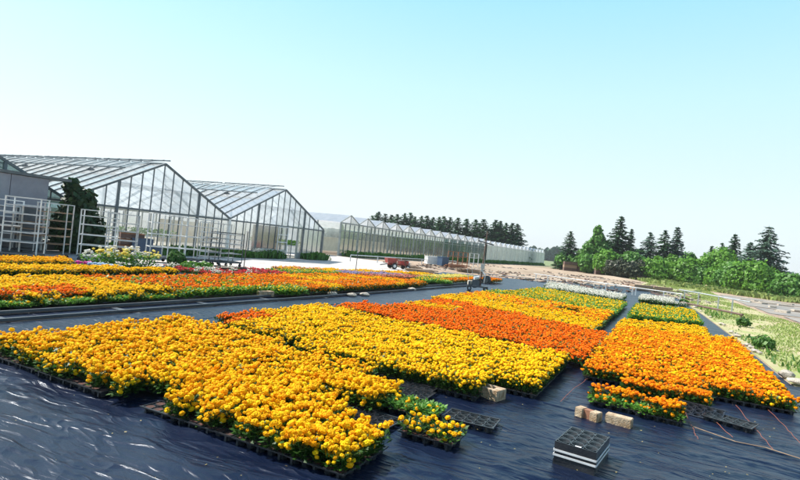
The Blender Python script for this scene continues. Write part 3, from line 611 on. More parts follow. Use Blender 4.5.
# ------------------------------------------------------------------ front greenhouse: three spans with gables to the yard
def greenhouse():
    X0 = -22.0; W = 9.2; EV = 2.1; PK = 4.35; L = 30.0; STEP = .575; NB = 3; YS = 13.3-W
    g = thing('greenhouse', 'three span glass greenhouse with pointed gables facing the pale yard', 'greenhouse', (X0, YS+W*1.5, 0))
    def P(name, mb, mat, **k):
        mb.v = [(v[0]-X0, v[1]-(YS+W*1.5), v[2]) for v in mb.v]; return part(name, mb, MAT[mat], g, **k)
    for b in range(NB):
        y0 = YS+b*W; ym = y0+W/2; zr = lambda y: EV+(PK-EV)*(1-abs(y-ym)/(W/2))
        dark = b == 0
        n = 16
        for i in range(n+1):
            y = y0+i*STEP; big = i in (0, 4, 8, 12, 16)
            if i == n and b < NB-1: continue
            wd = .11 if i in (4, 12) else (.14 if i in (0, 16) else .045)
            P('mullion', MB().bb((X0-wd*.5, y-wd/2, 0), (X0+wd*.5, y+wd/2, zr(y)-.02)), 'whiteframe' if i == 0 and b > 0 else 'dkframe')
        for i in range(n):
            ya = y0+i*STEP+.03; yb = y0+(i+1)*STEP-.03
            if b == 2 and i in (9, 10): pass
            else: P('pane', MB().prism([(X0-.006, ya, .42), (X0-.006, yb, .42), (X0-.006, yb, EV-.12), (X0-.006, ya, EV-.12)], (.006, 0, 0)), 'glass_dark' if dark else 'glass_lo')
            P('gable_pane', MB().prism([(X0-.006, ya, EV-.02), (X0-.006, yb, EV-.02), (X0-.006, yb, zr(yb)-.03), (X0-.006, ya, zr(ya)-.03)], (.006, 0, 0)), 'glass_dark' if dark else 'glass_up')
        P('gable_beam', MB().bb((X0-.05, y0+.08, EV-.11), (X0+.05, y0+W-.08, EV-.03)), 'dkframe')
        P('plinth', MB().bb((X0-.06, y0+.08, 0), (X0+.07, (y0+W-.08) if b != 2 else y0+9*STEP, .40)), 'plinth')
        if b == 2: P('plinth', MB().bb((X0-.06, y0+11*STEP, 0), (X0+.07, y0+W-.08, .40)), 'plinth')
        for s in (-1, 1):
            P('gable_rafter', MB().bar((X0+.02, ym, PK+.02), (X0+.02, ym+s*W/2, EV+.02), .09, .09), 'dkframe')
        # upper cross rail, braces
        P('cross_rail', MB().bar((X0-.10, ym-2.3, 3.15), (X0-.10, ym+2.3, 3.15), .06), 'dkframe')
        P('brace', MB().bar((X0-.16, ym+.9, 3.15), (X0-.16, ym+2.3, EV), .07), 'greyframe')
        P('brace', MB().bar((X0-.16, ym-1.1, 3.2), (X0-.16, ym-2.6, 2.15), .05), 'whiteframe')
        # roof
        nr = 30; st = L/nr
        for s in (-1, 1):
            d = Vector((0, s*W/2, EV-PK)); nn = Vector((0, s*(PK-EV), W/2)).normalized()
            for k in range(nr):
                xa = X0-k*st-.02; xb = X0-(k+1)*st+.02
                P('roof_pane', MB().prism([(xa, ym+s*.03, PK-.02), (xb, ym+s*.03, PK-.02), (xb, ym+s*W/2*.985, EV+.02), (xa, ym+s*W/2*.985, EV+.02)], nn*.006), 'glass_roof')
                if k: P('glazing_bar', MB().bar((X0-k*st, ym+s*.02, PK+.015), (X0-k*st, ym+s*W/2*.985, EV+.045), .045, .06), 'dkframe')
            # raised ridge vents
            for k in range(5 if b else 3):
                xa = X0-1.2-k*5.6; xb = xa-5.3; tilt = .22 if s < 0 else .62
                q = [Vector((xa, ym+s*.05, PK+.06)), Vector((xb, ym+s*.05, PK+.06)), Vector((xb, ym+s*1.25, (PK-(PK-EV)*1.25/(W/2)+.20 if s < 0 else PK+.36))), Vector((xa, ym+s*1.25, (PK-(PK-EV)*1.25/(W/2)+.20 if s < 0 else PK+.36)))]
                vt = P('roof_vent', MB().prism(q, (0, 0, .02)), 'glass_roof')
                for j in range(6):
                    t = (j+.5)/6; a = q[0].lerp(q[1], t); c = q[3].lerp(q[2], t)
                    fb = MB().bar(a+Vector((0, 0, .04)), c+Vector((0, 0, .04)), .035); fb.v = [(v[0]-X0, v[1]-(YS+W*1.5), v[2]) for v in fb.v]; part('vent_bar', fb, MAT['dkframe'], vt)
                fb = MB().bar(q[3]+Vector((0, 0, .01)), q[2]+Vector((0, 0, .01)), .06); fb.v = [(v[0]-X0, v[1]-(YS+W*1.5), v[2]) for v in fb.v]; part('vent_edge', fb, MAT['dkframe'], vt)
                if s < 0:
                    xm = (xa+xb)/2; zz = PK-(PK-EV)*1.2/(W/2)
                    fb = MB().prism([(xm-.45, ym-1.2, q[3].z-.22), (xm+.45, ym-1.2, q[3].z-.22), (xm, ym-1.2, q[3].z-.03)], (0, .05, 0)) if True else 0; fb.v = [(v[0]-X0, v[1]-(YS+W*1.5), v[2]) for v in fb.v]; part('vent_bracket', fb, MAT['steeld'], vt)
        P('ridge', MB().bar((X0+.03, ym, PK+.03), (X0-L, ym, PK+.03), .09, .07), 'dkframe')
        P('gutter', MB().bb((X0-L, y0-.10 if b else y0-.05, EV-.04), (X0-.08, y0+.10 if b else y0+.05, EV+.05)), 'greyframe')
        # inner posts and truss
        for k in range(1, 7):
            for yy in (y0, y0+W/2 if k % 2 else y0+2.3): P('inner_post', MB().bb((X0-k*4.4-.04, yy-.04, 0), (X0-k*4.4+.04, yy+.04, EV if yy == y0 else 3.0)), 'greyframe')
            P('tie_beam', MB().bar((X0-k*4.4, y0+.1, EV), (X0-k*4.4, y0+W-.1, EV), .06), 'greyframe')
    yL = YS+NB*W
    P('gutter', MB().bb((X0-L, yL-.06, EV-.04), (X0-.08, yL+.06, EV+.05)), 'greyframe')
    for (ya, nm) in ((yL, 'side_pane'), ):
        for k in range(16):
            xa = X0-k*1.8-.12; xb = xa-1.7
            P('side_pane', MB().bb((xb, ya-.004, .4), (xa, ya+.004, EV-.06)), 'glass_lo'); P('side_post', MB().bb((xb-.06, ya-.04, 0), (xb, ya+.04, EV-.05)), 'dkframe')
    P('back_wall', MB().bb((X0-L-.05, YS, 0), (X0-L, yL, EV)), 'glass_up')
    for b in range(NB):
        y0 = YS+b*W; P('back_gable', MB().prism([(X0-L-.02, y0, EV), (X0-L-.02, y0+W, EV), (X0-L-.02, y0+W/2, PK)], (.01, 0, 0)), 'glass_up')
    # door in the third gable, open leaf
    y0 = YS+2*W; da = y0+9*STEP; db = y0+11*STEP
    P('door_frame', MB().bb((X0-.05, da, 2.02), (X0+.06, db, 2.1)).bb((X0-.05, da-.03, 0), (X0+.06, da+.05, 2.02)).bb((X0-.05, db-.05, 0), (X0+.06, db+.03, 2.02)), 'greyframe')
    d = P('door', MB().bb((X0+.09, da-1.02, .05), (X0+.12, da-.96, 2.0)).bb((X0+.09, da-.06, .05), (X0+.12, da, 2.0)).bb((X0+.09, da-.96, 1.94), (X0+.12, da-.06, 2.0)).bb((X0+.09, da-.96, .05), (X0+.12, da-.06, .12)).bb((X0+.09, da-.96, .98), (X0+.12, da-.06, 1.04)).bb((X0+.09, da-.96, 1.46), (X0+.12, da-.06, 1.5)), 'whiteframe')
    h = MB().bb((X0+.121, da-.93, .95), (X0+.16, da-.82, .975)); h.v = [(v[0]-X0, v[1]-(YS+W*1.5), v[2]) for v in h.v]; part('handle', h, MAT['steeld'], d)
    # brown boards standing inside the glass
    for k in range(5): P('inner_board', MB().bb((X0-.35, y0+2.35+k*.50, .35), (X0-.30, y0+2.35+k*.50+.47, 1.95)), 'wooddark')
    # floor inside, cream blinds
    for b in (1, 2):
        y0 = YS+b*W
        P('blind', MB().bb((X0-6.0, y0+.3, .3), (X0-5.96, y0+4.6, 1.7)), 'cream'); P('inner_paving', MB().bb((X0-L+.1, y0+.1, 0), (X0-.1, y0+W-.1, .02)), 'cream')
    return g
GH = greenhouse()

# things inside the greenhouse
def bench(x, y, L, label):
    t = thing('plant_bench', label, 'bench', (x, y, 0))
    part('bench_top', MB().box((0, 0, .75), (1.2, L, .05)), MAT['steel'], t)
    for sx in (-1, 1):
        for sy in (-1, 1): part('leg', MB().box((sx*.5, sy*(L/2-.1), .36), (.05, .05, .72)), MAT['steel'], t)
    rr = random.Random(int(y*10)); f = MB()
    for _ in range(900): 
        c = Vector((rr.uniform(-.55, .55), rr.uniform(-L/2, L/2), rr.uniform(.78, 1.12))); d = Vector((rr.gauss(0, 1), rr.gauss(0, 1), rr.gauss(0, 1))).normalized(); s = d.orthogonal().normalized(); f.quad(c, s*.05, d.cross(s)*.04, rr.random())
    o = link('bench_plants', f.mesh('bench_plants', MAT['leafl'], tone=True)); o.location = (x, y, 0); tag(o, 'green seedlings standing on the '+label.split(' with')[0], 'seedlings', kind='stuff')
bench(-24.2, 17.2, 6.5, 'long steel bench inside the middle glass span with seedlings')
bench(-24.4, 29.6, 4.5, 'short steel bench inside the right glass span with seedlings')
# white and pink flowers along the inside of the wall
f = MB(); rr = random.Random(5)
for _ in range(500):
    vs, fs = HEADS[1][rr.randrange(3)]; c = Vector((-21.6+rr.uniform(-.12, .12), rr.uniform(24.3, 27.2), rr.uniform(.25, .55))); k = rr.uniform(1, 2); f.add([v*k+c for v in vs], fs, rr.random())
tag(link('flower_border', f.mesh('flower_border', MAT['white'], tone=True)), 'whitish flowers along the foot of the right gable left of its door', 'flowers', kind='stuff')

def weeds(name, segs, h, n, size, mat, label, cat='weeds', wd=.35):
    f = MB(); rr = random.Random(len(label))
    for (x0, y0), (x1, y1), k in segs:
        for _ in range(int(n*k)):
            t = rr.random(); q = Vector((x0+(x1-x0)*t+rr.gauss(0, wd), y0+(y1-y0)*t+rr.gauss(0, wd), 0)); hh = h*rr.uniform(.4, 1.1)*(1+.5*noise.noise(q*.6))
            d = Vector((rr.uniform(-.5, .5), rr.uniform(-.5, .5), 1)).normalized(); s = Vector((rr.uniform(-1, 1), rr.uniform(-1, 1), 0)).normalized()
            f.add([q-s*size*.3, q+s*size*.3, q+d*hh+s*size*.5, q+d*hh-s*size*.5], [(0, 1, 2, 3)], rr.random())
    tag(link(name, f.mesh(name, MAT[mat], tone=True)), label, cat, kind='stuff')
weeds('weeds', [((-21.6, 13.5), (-21.6, 26.9), 1), ((-21.6, 29.4), (-21.6, 31.6), .2)], .42, 4200, .10, 'weed', 'dark green weeds along the foot of the gabled greenhouse', wd=.18)
weeds('weeds', [((-26.2, 42), (-26.2, 88), 1), ((-26.2, 88), (-26.2, 131), 1.3)], .5, 4200, .16, 'weed', 'weeds along the foot of the long glasshouse', wd=.25)

# grey panelled porch at the left end
pc = thing('shed', 'grey panelled shed before the dark leftmost span of the greenhouse', 'shed', (-21.0, 9.6, 0))
for k in range(3): part('wall_panel', MB().bb((.52, -1.1+k*1.28-.6, 1.62), (.56, .16+k*1.28-.6, 2.72)), MAT['panel'], pc)
part('wall', MB().bb((-.9, -1.72, 0), (.51, 2.12, 2.66)), MAT['dkframe'], pc)
for k in range(4): part('door_leaf', MB().bb((.512, -1.6+k*.9, .08), (.53, -.78+k*.9, 1.58)), MAT['steeld' if k % 2 else 'panel'], pc)
part('roof', MB().bb((-.95, -4.8, 2.74), (.62, 2.9, 2.84)), MAT['dkframe'], pc)
for yy in (-1.12, .16): part('panel_joint', MB().bb((.562, yy-.62, .1), (.575, yy-.58, 2.72)), MAT['steeld'], pc)
wn = part('window', MB().bb((.50, -4.4, 1.3), (.55, -1.74, 2.70)), MAT['steeld'], pc)
for k in range(4):
    for j in range(2): part('pane', MB().bb((.552, -4.3+j*1.25, 1.36+k*.33), (.558, -3.2+j*1.25, 1.36+k*.33+.27)), MAT['glass_dark'], wn)
part('wall', MB().bb((-.9, -4.6, 0), (.50, -1.74, 1.28)), MAT['steeld'], pc)

# tall dark climber
def leafmass(name, label, cat, loc, blobs, n, size, mat, trunk=None, seed=1, flat=.8, inner=.62):
    rr = random.Random(seed); t = thing(name, label, cat, loc); f = MB(); tot = sum(b[3]*b[4] for b in blobs)
    for (x, y, z, r, h) in blobs:
        for _ in range(int(n*r*h/tot)):
            v = Vector((rr.gauss(0, 1), rr.gauss(0, 1), rr.gauss(0, 1))).normalized(); q = rr.uniform(inner, 1.0)
            lump = 1+.34*noise.noise(Vector((v.x*2.2+x, v.y*2.2+y, v.z*2.2+seed)))+.16*noise.noise(v*6+Vector((x, y, z)))
            c = Vector((x+v.x*r*q*lump, y+v.y*r*q*lump, z+v.z*h*q*lump))
            if c.z < .05: continue
            d = (v+Vector((rr.uniform(-.9, .9), rr.uniform(-.9, .9), rr.uniform(-.6, .9)))).normalized(); s = d.orthogonal().normalized(); s = Matrix.Rotation(rr.uniform(0, 6.28), 3, d) @ s; k = size*rr.uniform(.6, 1.3)
            f.quad(c, s*k, d.cross(s)*k*flat, rr.random())
    part('crown', f, MAT[mat], t, tone=True)
    if trunk:
        tb = MB().bar((0, 0, 0), (.1, .05, trunk[1]), trunk[0], n=8, w2=trunk[0]*.5)
        for k in range(6):
            a = k*1.1; z = trunk[1]*(.45+.09*k); tb.bar((.05, .02, z), (math.cos(a)*trunk[1]*.3, math.sin(a)*trunk[1]*.3, z+trunk[1]*.3), trunk[0]*.35, n=5, w2=trunk[0]*.12)
        part('trunk', tb, MAT['bark'], t)
    return t
leafmass('climbing_bush', 'tall dark climber growing up between the grey shed and the glass gable', 'bush', (-21.0, 13.1, 0), [(0, 0, 1.0, .75, 1.1), (.0, .2, 1.9, .6, .75), (-.1, -.1, 2.6, .28, .38), (.1, .6, .8, .6, .9)], 5200, .085, 'ivy', (.12, 2.0), 3)

# ------------------------------------------------------------------ long glasshouse of many small spans
def long_house(Y0, n0, n1, label, mats, ev=3.1, pk=3.85, W=3.2, X0=-26.7, L=26, dark=(), gl='glass_green', fr='greyframe'):
    g = thing('long_glasshouse', label, 'greenhouse', (X0, Y0, 0))
    for b in range(n0, n1):
        y0 = b*W; ym = y0+W/2
        part('post', MB().bb((-.07, y0-.07, 0), (.07, y0+.07, ev)), MAT[fr], g)
        part('eave_beam', MB().bb((-.05, y0+.07, ev-.12), (.05, y0+W-.07, ev)), MAT[fr], g)
        if fr == 'greyframe': part('wall_rail', MB().bb((-.04, y0+.07, 2.3), (.04, y0+W-.07, 2.36)), MAT[fr], g)
        part('gable_frame', MB().bar((0, y0, ev+.02), (0, ym, pk), .07).bar((0, ym, pk), (0, y0+W, ev+.02), .07).bb((-.03, ym-.03, ev), (.03, ym+.03, pk-.03)), MAT[fr], g)
        for k in range(4):
            ya = y0+k*W/4; 
            if k: part('glazing_bar', MB().bb((-.03, ya-.045, .3), (.03, ya+.045, ev-.13)), MAT['dkframe' if fr == 'greyframe' else fr], g)
            part('pane', MB().bb((-.006, ya+.04, .3), (0, ya+W/4-.04, ev-.13)), MAT['glass_dark' if b in dark and k % 4 != 2 else gl], g)
        for s in (-1, 1):
            part('gable_pane', MB().prism([(-.006, ym, ev+.01), (-.006, ym+s*(W/2-.12), ev+.01), (-.006, ym, pk-.08)], (.006, 0, 0)), MAT['glass_roof'], g)
            part('roof_slope', MB().prism([(0, ym, pk), (-L, ym, pk), (-L, ym+s*W/2, ev), (0, ym+s*W/2, ev)], (0, 0, .02)), MAT['roof_white'], g)
        part('plinth', MB().bb((-.08, y0+.07, 0), (.08, y0+W-.07, .28)), MAT['plinth'], g)
        if fr == 'greyframe' and b % 2 == 0:
            for k in range(1, 4): part('inner_post', MB().bb((-k*4-.05, y0-.05, 0), (-k*4+.05, y0+.05, ev)), MAT['greyframe'], g)
    part('end_post', MB().bb((-.07, n1*W-.07, 0), (.07, n1*W+.07, ev)), MAT[fr], g)
    part('back_wall', MB().bb((-L-.04, n0*W, 0), (-L, n1*W, ev)), MAT['glass_lo'], g)
    if n0 == 0:
        for k in range(10):
            part('side_post', MB().bb((-k*2.6-2.6-.05, -.05, 0), (-k*2.6-2.6+.05, .05, ev)), MAT[fr], g)
            part('side_pane', MB().bb((-k*2.6-2.5, -.004, .3), (-k*2.6-.1, .004, ev-.1)), MAT[gl], g)
        part('wall_screen', MB().bb((-4.5, .5, .2), (-4.45, 17, 1.6)), MAT['cream'], g)
    return g
long_house(41.2, 0, 14, 'long glasshouse with a row of small pointed roofs behind the red machine', None, dark=(8, 9, 10, 11, 12, 13))
long_house(41.2, 14, 29, 'farther pale plastic covered half of the long glasshouse', None, gl='plastic_film', fr='whiteframe', ev=3.0, pk=3.7)
# polytunnel behind
tn = thing('polytunnel', 'pale rounded plastic tunnel roof rising between the two glasshouses', 'greenhouse', (-28.5, 37.0, 0)); tn.scale = (1, 1, .86)
tb = MB(); n = 14; vs = []
for x in (0, -26):
    for i in range(n+1):
        a = math.pi*i/n; vs.append((x, -4.1*math.cos(a), 1.5+2.6*math.sin(a)))
tb.add(vs, [(i, i+1, n+2+i, n+1+i) for i in range(n)]); tb.add([(0, -4.1, 0), (0, -4.1, 1.5), (-26, -4.1, 1.5), (-26, -4.1, 0), (0, 4.1, 0), (0, 4.1, 1.5), (-26, 4.1, 1.5), (-26, 4.1, 0)], [(0, 1, 2, 3), (4, 5, 6, 7)])
part('cover', tb, MAT['tunnel'], tn, smooth=True)
part('end_sheet', MB().poly([(0.01, -4.1*math.cos(math.pi*i/n), 1.5+2.6*math.sin(math.pi*i/n)) for i in range(n+1)]+[(0.01, 4.1, 0), (0.01, -4.1, 0)]), MAT['tunnel'], tn)
for k in range(9):
    x = -k*3.2; part('hoop', MB().path([(x+.02, -4.13*math.cos(math.pi*i/n), 1.5+2.63*math.sin(math.pi*i/n)) for i in range(n+1)], .05, 5), MAT['whiteframe'], tn)

# ------------------------------------------------------------------ trolleys
def trolley(x, y, rz, L, Wd, hh, shelves, mat, label, shelfm='wood', shelf_w=True, z0=.18):
    t = thing('plant_trolley', label, 'trolley', (x, y, 0), rz)
    for sx in (-1, 1):
        for sy in (-1, 1):
            part('post', MB().bar((sx*L/2, sy*Wd/2, z0), (sx*L/2, sy*Wd/2, hh), .032), MAT[mat], t)
            wh = part('wheel', MB().cyl((sx*(L/2-.08), sy*Wd/2, .065), (0, 1, 0), .065, .035, 14), MAT['rubber'], t)
            part('wheel_fork', MB().bb((sx*(L/2-.08)-.02, sy*Wd/2-.03, .06), (sx*(L/2-.08)+.02, sy*Wd/2+.03, z0-.02)), MAT['steeld'], wh)
    part('base_frame', MB().box((0, Wd/2, z0), (L, .05, .06)).box((0, -Wd/2, z0), (L, .05, .06)).box((-L/2, 0, z0), (.05, Wd-.06, .055)).box((L/2, 0, z0), (.05, Wd-.06, .055)).box((0, 0, z0+.01), (L-.06, Wd-.06, .02)), MAT['steeld'], t)
    part('top_rail', MB().box((0, Wd/2, hh+.012), (L+.04, .04, .03)).box((0, -Wd/2, hh+.012), (L+.04, .04, .03)).box((-L/2, 0, hh+.012), (.04, Wd-.05, .028)).box((L/2, 0, hh+.012), (.04, Wd-.05, .028)), MAT[mat], t)
    for z in shelves:
        if shelf_w: part('shelf', MB().box((0, 0, z), (L-.03, Wd-.02, .016)).box((0, Wd/2, z), (L-.05, .02, .032)).box((0, -Wd/2, z), (L-.05, .02, .032)), MAT[shelfm], t)
        else: part('shelf_rail', MB().box((0, Wd/2, z), (L, .025, .028)).box((0, -Wd/2, z), (L, .025, .028)).box((-L/2, 0, z), (.03, Wd-.03, .03)).box((L/2, 0, z), (.03, Wd-.03, .03)), MAT[mat], t)
    return t
def ppos(px, py): 
    u = (px-400)*math.cos(ROLL)+(py-240)*math.sin(ROLL); v = -(px-400)*math.sin(ROLL)+(py-240)*math.cos(ROLL)-3*math.cos(ROLL); D = F*H/v; q = fw*D+rt*(u/F*D); return q.x, q.y
x, y = ppos(22, 259); trolley(x, y, R(40), .98, .60, 1.92, (.55, .85, 1.15, 1.42, 1.68), 'whiteframe', 'white framed trolley with many shelves, second from the left edge', 'steel')
x, y = ppos(51, 258); trolley(x, y, R(40), .90, .58, 1.84, (.50, .76, 1.02, 1.28, 1.56), 'steel', 'grey trolley with wooden shelves before the grey shed panels', 'wood')
x, y = ppos(-6, 256); trolley(x, y, R(62), 1.25, .58, 1.80, (.55, 1.0, 1.45), 'whiteframe', 'white trolley cut by the left edge of the picture', 'steel')
x, y = ppos(36, 256); trolley(x-.6, y+.1, R(45), .85, .55, 1.7, (.42, .66, .9, 1.14, 1.38), 'steel', 'narrow grey trolley showing between the two front ones', 'wood')
x, y = ppos(8, 255); trolley(x-.8, y+.1, R(45), .85, .55, 1.6, (.42, .7, .98, 1.26), 'whiteframe', 'white trolley standing behind the second one from the left edge', 'steel')
x, y = ppos(96, 261); trolley(x, y, R(48), 1.1, .60, 1.75, (.55, .9, 1.25, 1.55), 'whiteframe', 'light open trolley frame just right of the dark climber', 'wood', False)
x, y = ppos(120, 260); trolley(x, y, R(48), 1.0, .6, 1.72, (.5, .75, 1.1, 1.4), 'steel', 'light open frame behind the pale yellow lilies', 'wood', False)
for q, (px, py, L, m, lb, hh) in enumerate([(164, 262, 1.3, 'whiteframe', 'leftmost of the trolley frames parked before the joint of two gables', 1.9), (180, 263, 1.3, 'whiteframe', 'second trolley frame from the left before the joint of two gables', 1.85),
      (196, 264, 1.3, 'whiteframe', 'third trolley frame before the joint of two gables', 1.85), (212, 265, 1.1, 'steel', 'grey trolley full of thin shelves right of the white frames', 1.75), (225, 266, 1.2, 'steeld', 'rightmost dark trolley with thin shelves at the gable joint', 1.4)]):
    x, y = ppos(px, py); trolley(x, y, R(66+q*4), L, .6, hh, (.6, 1.1, 1.55) if q < 3 else (.35, .55, .75, .95, 1.15, 1.35), m, lb, 'steel', q > 2)
# crates between
for q, (px, py, w_, h_, m, lb) in enumerate([(136, 259, .9, .75, 'wooddark', 'stack of dark brown crates behind the pale yellow lilies'), (147, 260, .8, .62, 'bluebox', 'dark blue box right of the dark brown crates'), (158, 260, .7, .40, 'bluebox', 'low dark blue tub beside the blue box')]):
    x, y = ppos(px, py); t = thing('crate_stack' if q == 0 else 'storage_box', lb, 'crates' if q == 0 else 'box', (x-1.2, y+.6, 0), R(62))
    nl = 4 if q == 0 else 1
    for k in range(nl):
        z = k*h_*1.35/nl; hh = h_*1.35/nl-.03
        c = part('crate' if q == 0 else 'tub', MB().box((0, .3, z+hh/2), (w_, .03, hh)).box((0, -.3, z+hh/2), (w_, .03, hh)).box((w_/2-.015, 0, z+hh/2), (.03, .57, hh)).box((-w_/2+.015, 0, z+hh/2), (.03, .57, hh)).box((0, 0, z+.03), (w_-.06, .57, .04)), MAT[m], t)
        part('rim', MB().box((0, .31, z+hh-.02), (w_+.02, .05, .04)).box((0, -.31, z+hh-.02), (w_+.02, .05, .04)), MAT['rust' if q == 0 else m], c)
# thin posts on the yard edge
for px, py, h_, lb in [(243, 275, 1.55, 'thin dark stake behind the geraniums'), (355, 276, 1.1, 'thin stake at the edge of the far golden strip')]:
    x, y = ppos(px, py); t = thing('marker_stake', lb, 'stake', (x, y, 0)); part('rod', MB().bar((0, 0, 0), (.02, 0, h_), .035, n=6), MAT['steeld'], t); part('cap', MB().box((.02, 0, h_+.02), (.06, .06, .04)), MAT['steel'], t)
# small crate boxes in the geranium bed
x, y = ppos(232, 276); t = thing('flower_crate', 'pale folding crate with dark mesh half standing in the geranium bed', 'crate', (x, y, 0), R(64))
part('crate_body', MB().box((0, .2, .17), (.9, .03, .30)).box((0, -.2, .17), (.9, .03, .30)).box((-.45, 0, .17), (.03, .38, .3)).box((.45, 0, .17), (.03, .38, .3)).box((0, 0, .03), (.86, .38, .03)), MAT['black_plastic'], t)
part('pale_rail', MB().box((0, -.225, .16), (.92, .02, .03)), MAT['steel'], t); part('rail', MB().box((-.3, -.225, .31), (.36, .10, .03)).box((-.3, -.225, .08), (.36, .06, .03)), MAT['cream'], t)

# ------------------------------------------------------------------ rails of the irrigation machine
rl = tag(thing('rail_track', 'pair of thin dark rails lying on the film beside the yellow beds', 'rail track', (-8.78, 10, 0)))
for dx, m in ((-.30, 'rust'), (.30, 'rust')):
    part('rail', MB().bb((dx-.022, -12, .02), (dx+.022, 17, .06)), MAT['steeld'], rl); part('rail_foot', MB().bb((dx-.03, -12, .005), (dx+.03, 17, .018)), MAT['wooddark'], rl)
for k in range(15): part('sleeper', MB().bb((-.45, -11.5+k*2, -.001), (.45, -11.38+k*2, .004)), MAT['steeld'], rl)

def machine():
    x, y = ppos(477, 291); t = thing('irrigation_machine', 'dark wheeled irrigation machine with a tall thin mast on the rails', 'machine', (x, y, 0), R(20)); t.scale = (.85, .85, .97)
    part('chassis', MB().box((0, 0, .22), (1.05, .7, .06)).box((-.45, 0, .33), (.08, .6, .2)), MAT['steeld'], t)
    for sx in (-1, 1):
        for sy in (-1, 1):
            wh = part('wheel', MB().cyl((sx*.42, sy*.37, .115), (0, 1, 0), .115, .07, 18), MAT['rubber'], t)
            part('hub', MB().cyl((sx*.42, sy*.425, .115), (0, 1, 0), .06, .03, 10), MAT['steel'], wh)
    part('engine_cover', MB().prism([(-.30, -.16, .25), (.08, -.16, .25), (.08, -.16, .44), (-.05, -.16, .52), (-.30, -.16, .48)], (0, .30, 0)), MAT['steeld'], t)
    part('hose_reel', MB().cyl((.42, -.02, .55), (.3, 1, 0), .2, .06, 20).cyl((.42, -.02, .55), (.3, 1, 0), .13, .34, 16).cyl((.47, .15, .55), (.3, 1, 0), .2, .03, 20), MAT['steeld'], t)
    part('fuel_tank', MB().cyl((-.1, -.1, .60), (.8, .5, .15), .075, .30, 14), MAT['whiteframe'], t)
    m = part('mast', MB().bar((.12, 0, .25), (.22, .02, 2.75), .09, n=8, w2=.05), MAT['wooddark'], t)
    part('mast_clamp', MB().box((.16, .0, 1.15), (.2, .16, .22)).box((.14, 0, .95), (.14, .2, .1)), MAT['steel'], m)
    part('cross_arm', MB().bar((-.22, -.1, 2.28), (.62, .12, 2.16), .06, n=6), MAT['steeld'], t)
    part('handlebar', MB().path([(-.5, -.2, .5), (-.62, -.2, .95), (-.62, .2, .95), (-.5, .2, .5)], .03), MAT['steel'], t)
    for k in range(4): 
        cc = [(-.15+.05*k+.24*math.cos(2*math.pi*i/14), .30+.03*k, .30+.17*math.sin(2*math.pi*i/14)+.05*k) for i in range(15)]
        part('hose_coil', MB().path(cc, .035, 5), MAT['rubber'], t)
    part('lever', MB().bar((-.3, -.1, .7), (-.42, -.12, 1.1), .025, n=5), MAT['steel'], t); part('valve_pipe', MB().path([(.3, -.2, .4), (.34, -.22, .75), (.18, -.1, .9), (.16, 0, 1.1)], .05, 6), MAT['steel'], t)
    part('tool_box', MB().box((-.38, .12, .35), (.22, .3, .18), .3), MAT['cream'], t)
    part('guy_rod', MB().bar((.3, 0, .4), (.21, 0, 1.6), .025, n=5), MAT['steel'], t)
machine()
# boom pipes on posts running to the right
def pipeline(a, b, z, w_, posts, label, m='steel', second=None):
    a = Vector((*a, z)); b = Vector((*b, z)); t = thing('pipe_rail', label, 'pipe rail', (0, 0, 0))
    part('pipe', MB().bar(a, b, w_, n=8), MAT[m], t)
    if second: part('pipe', MB().bar(a-Vector((0, 0, second)), b-Vector((0, 0, second)), w_*.8, n=8), MAT[m], t)
    for k in posts:
        p = a.lerp(b, k); part('post', MB().bb((p.x-.03, p.y-.03, 0), (p.x+.03, p.y+.03, z-w_/2)), MAT[m], t)
pipeline((-8.8, 41), (1.1, 35.5), .50, .05, (.02, .12, .55, .72, .74, .9, .99), 'long pale pipe on posts crossing behind the white flowers', 'whiteframe')
pipeline((.9, 35.3), (3.6, 28.7), .75, .06, (.1, .33, .62, .80), 'pipe rail on short posts crossing the grass strip at right', 'steel')
pipeline((.95, 31.5), (3.2, 27.3), .22, .09, (.02, .98), 'lower dark pipe lying over the grass strip', 'wooddark')
pipeline((-20.9, 34.0), (-19.2, 52), .48, .07, (0, .2, .4, .6, .8, 1), 'low white pipe barrier before the long glasshouse', 'steel')
# white curved trough at the start of the barrier
x, y = ppos(305, 257); t = thing('water_trough', 'small white rounded trough by the corner of the gabled greenhouse', 'trough', (x, y, 0), R(-50))
tm = MB(); n = 10; vs = []
for xx in (-.7, .7):
    for i in range(n+1): a = math.pi*(1+i/n); vs.append((xx, .34*math.cos(a), .55+.34*math.sin(a)))
    for i in range(n+1): a = math.pi*(2-i/n); vs.append((xx, .30*math.cos(a), .55+.30*math.sin(a)))
N2 = 2*n+2; tm.add(vs, [(i, (i+1) % N2, N2+(i+1) % N2, N2+i) for i in range(N2)]+[tuple(range(n+1)), tuple(range(N2, N2+n+1))])
part('basin', tm, MAT['whiteframe'], t); part('stand', MB().bb((-.5, -.2, 0), (-.44, .2, .3)).bb((.44, -.2, 0), (.5, .2, .3)), MAT['steeld'], t)

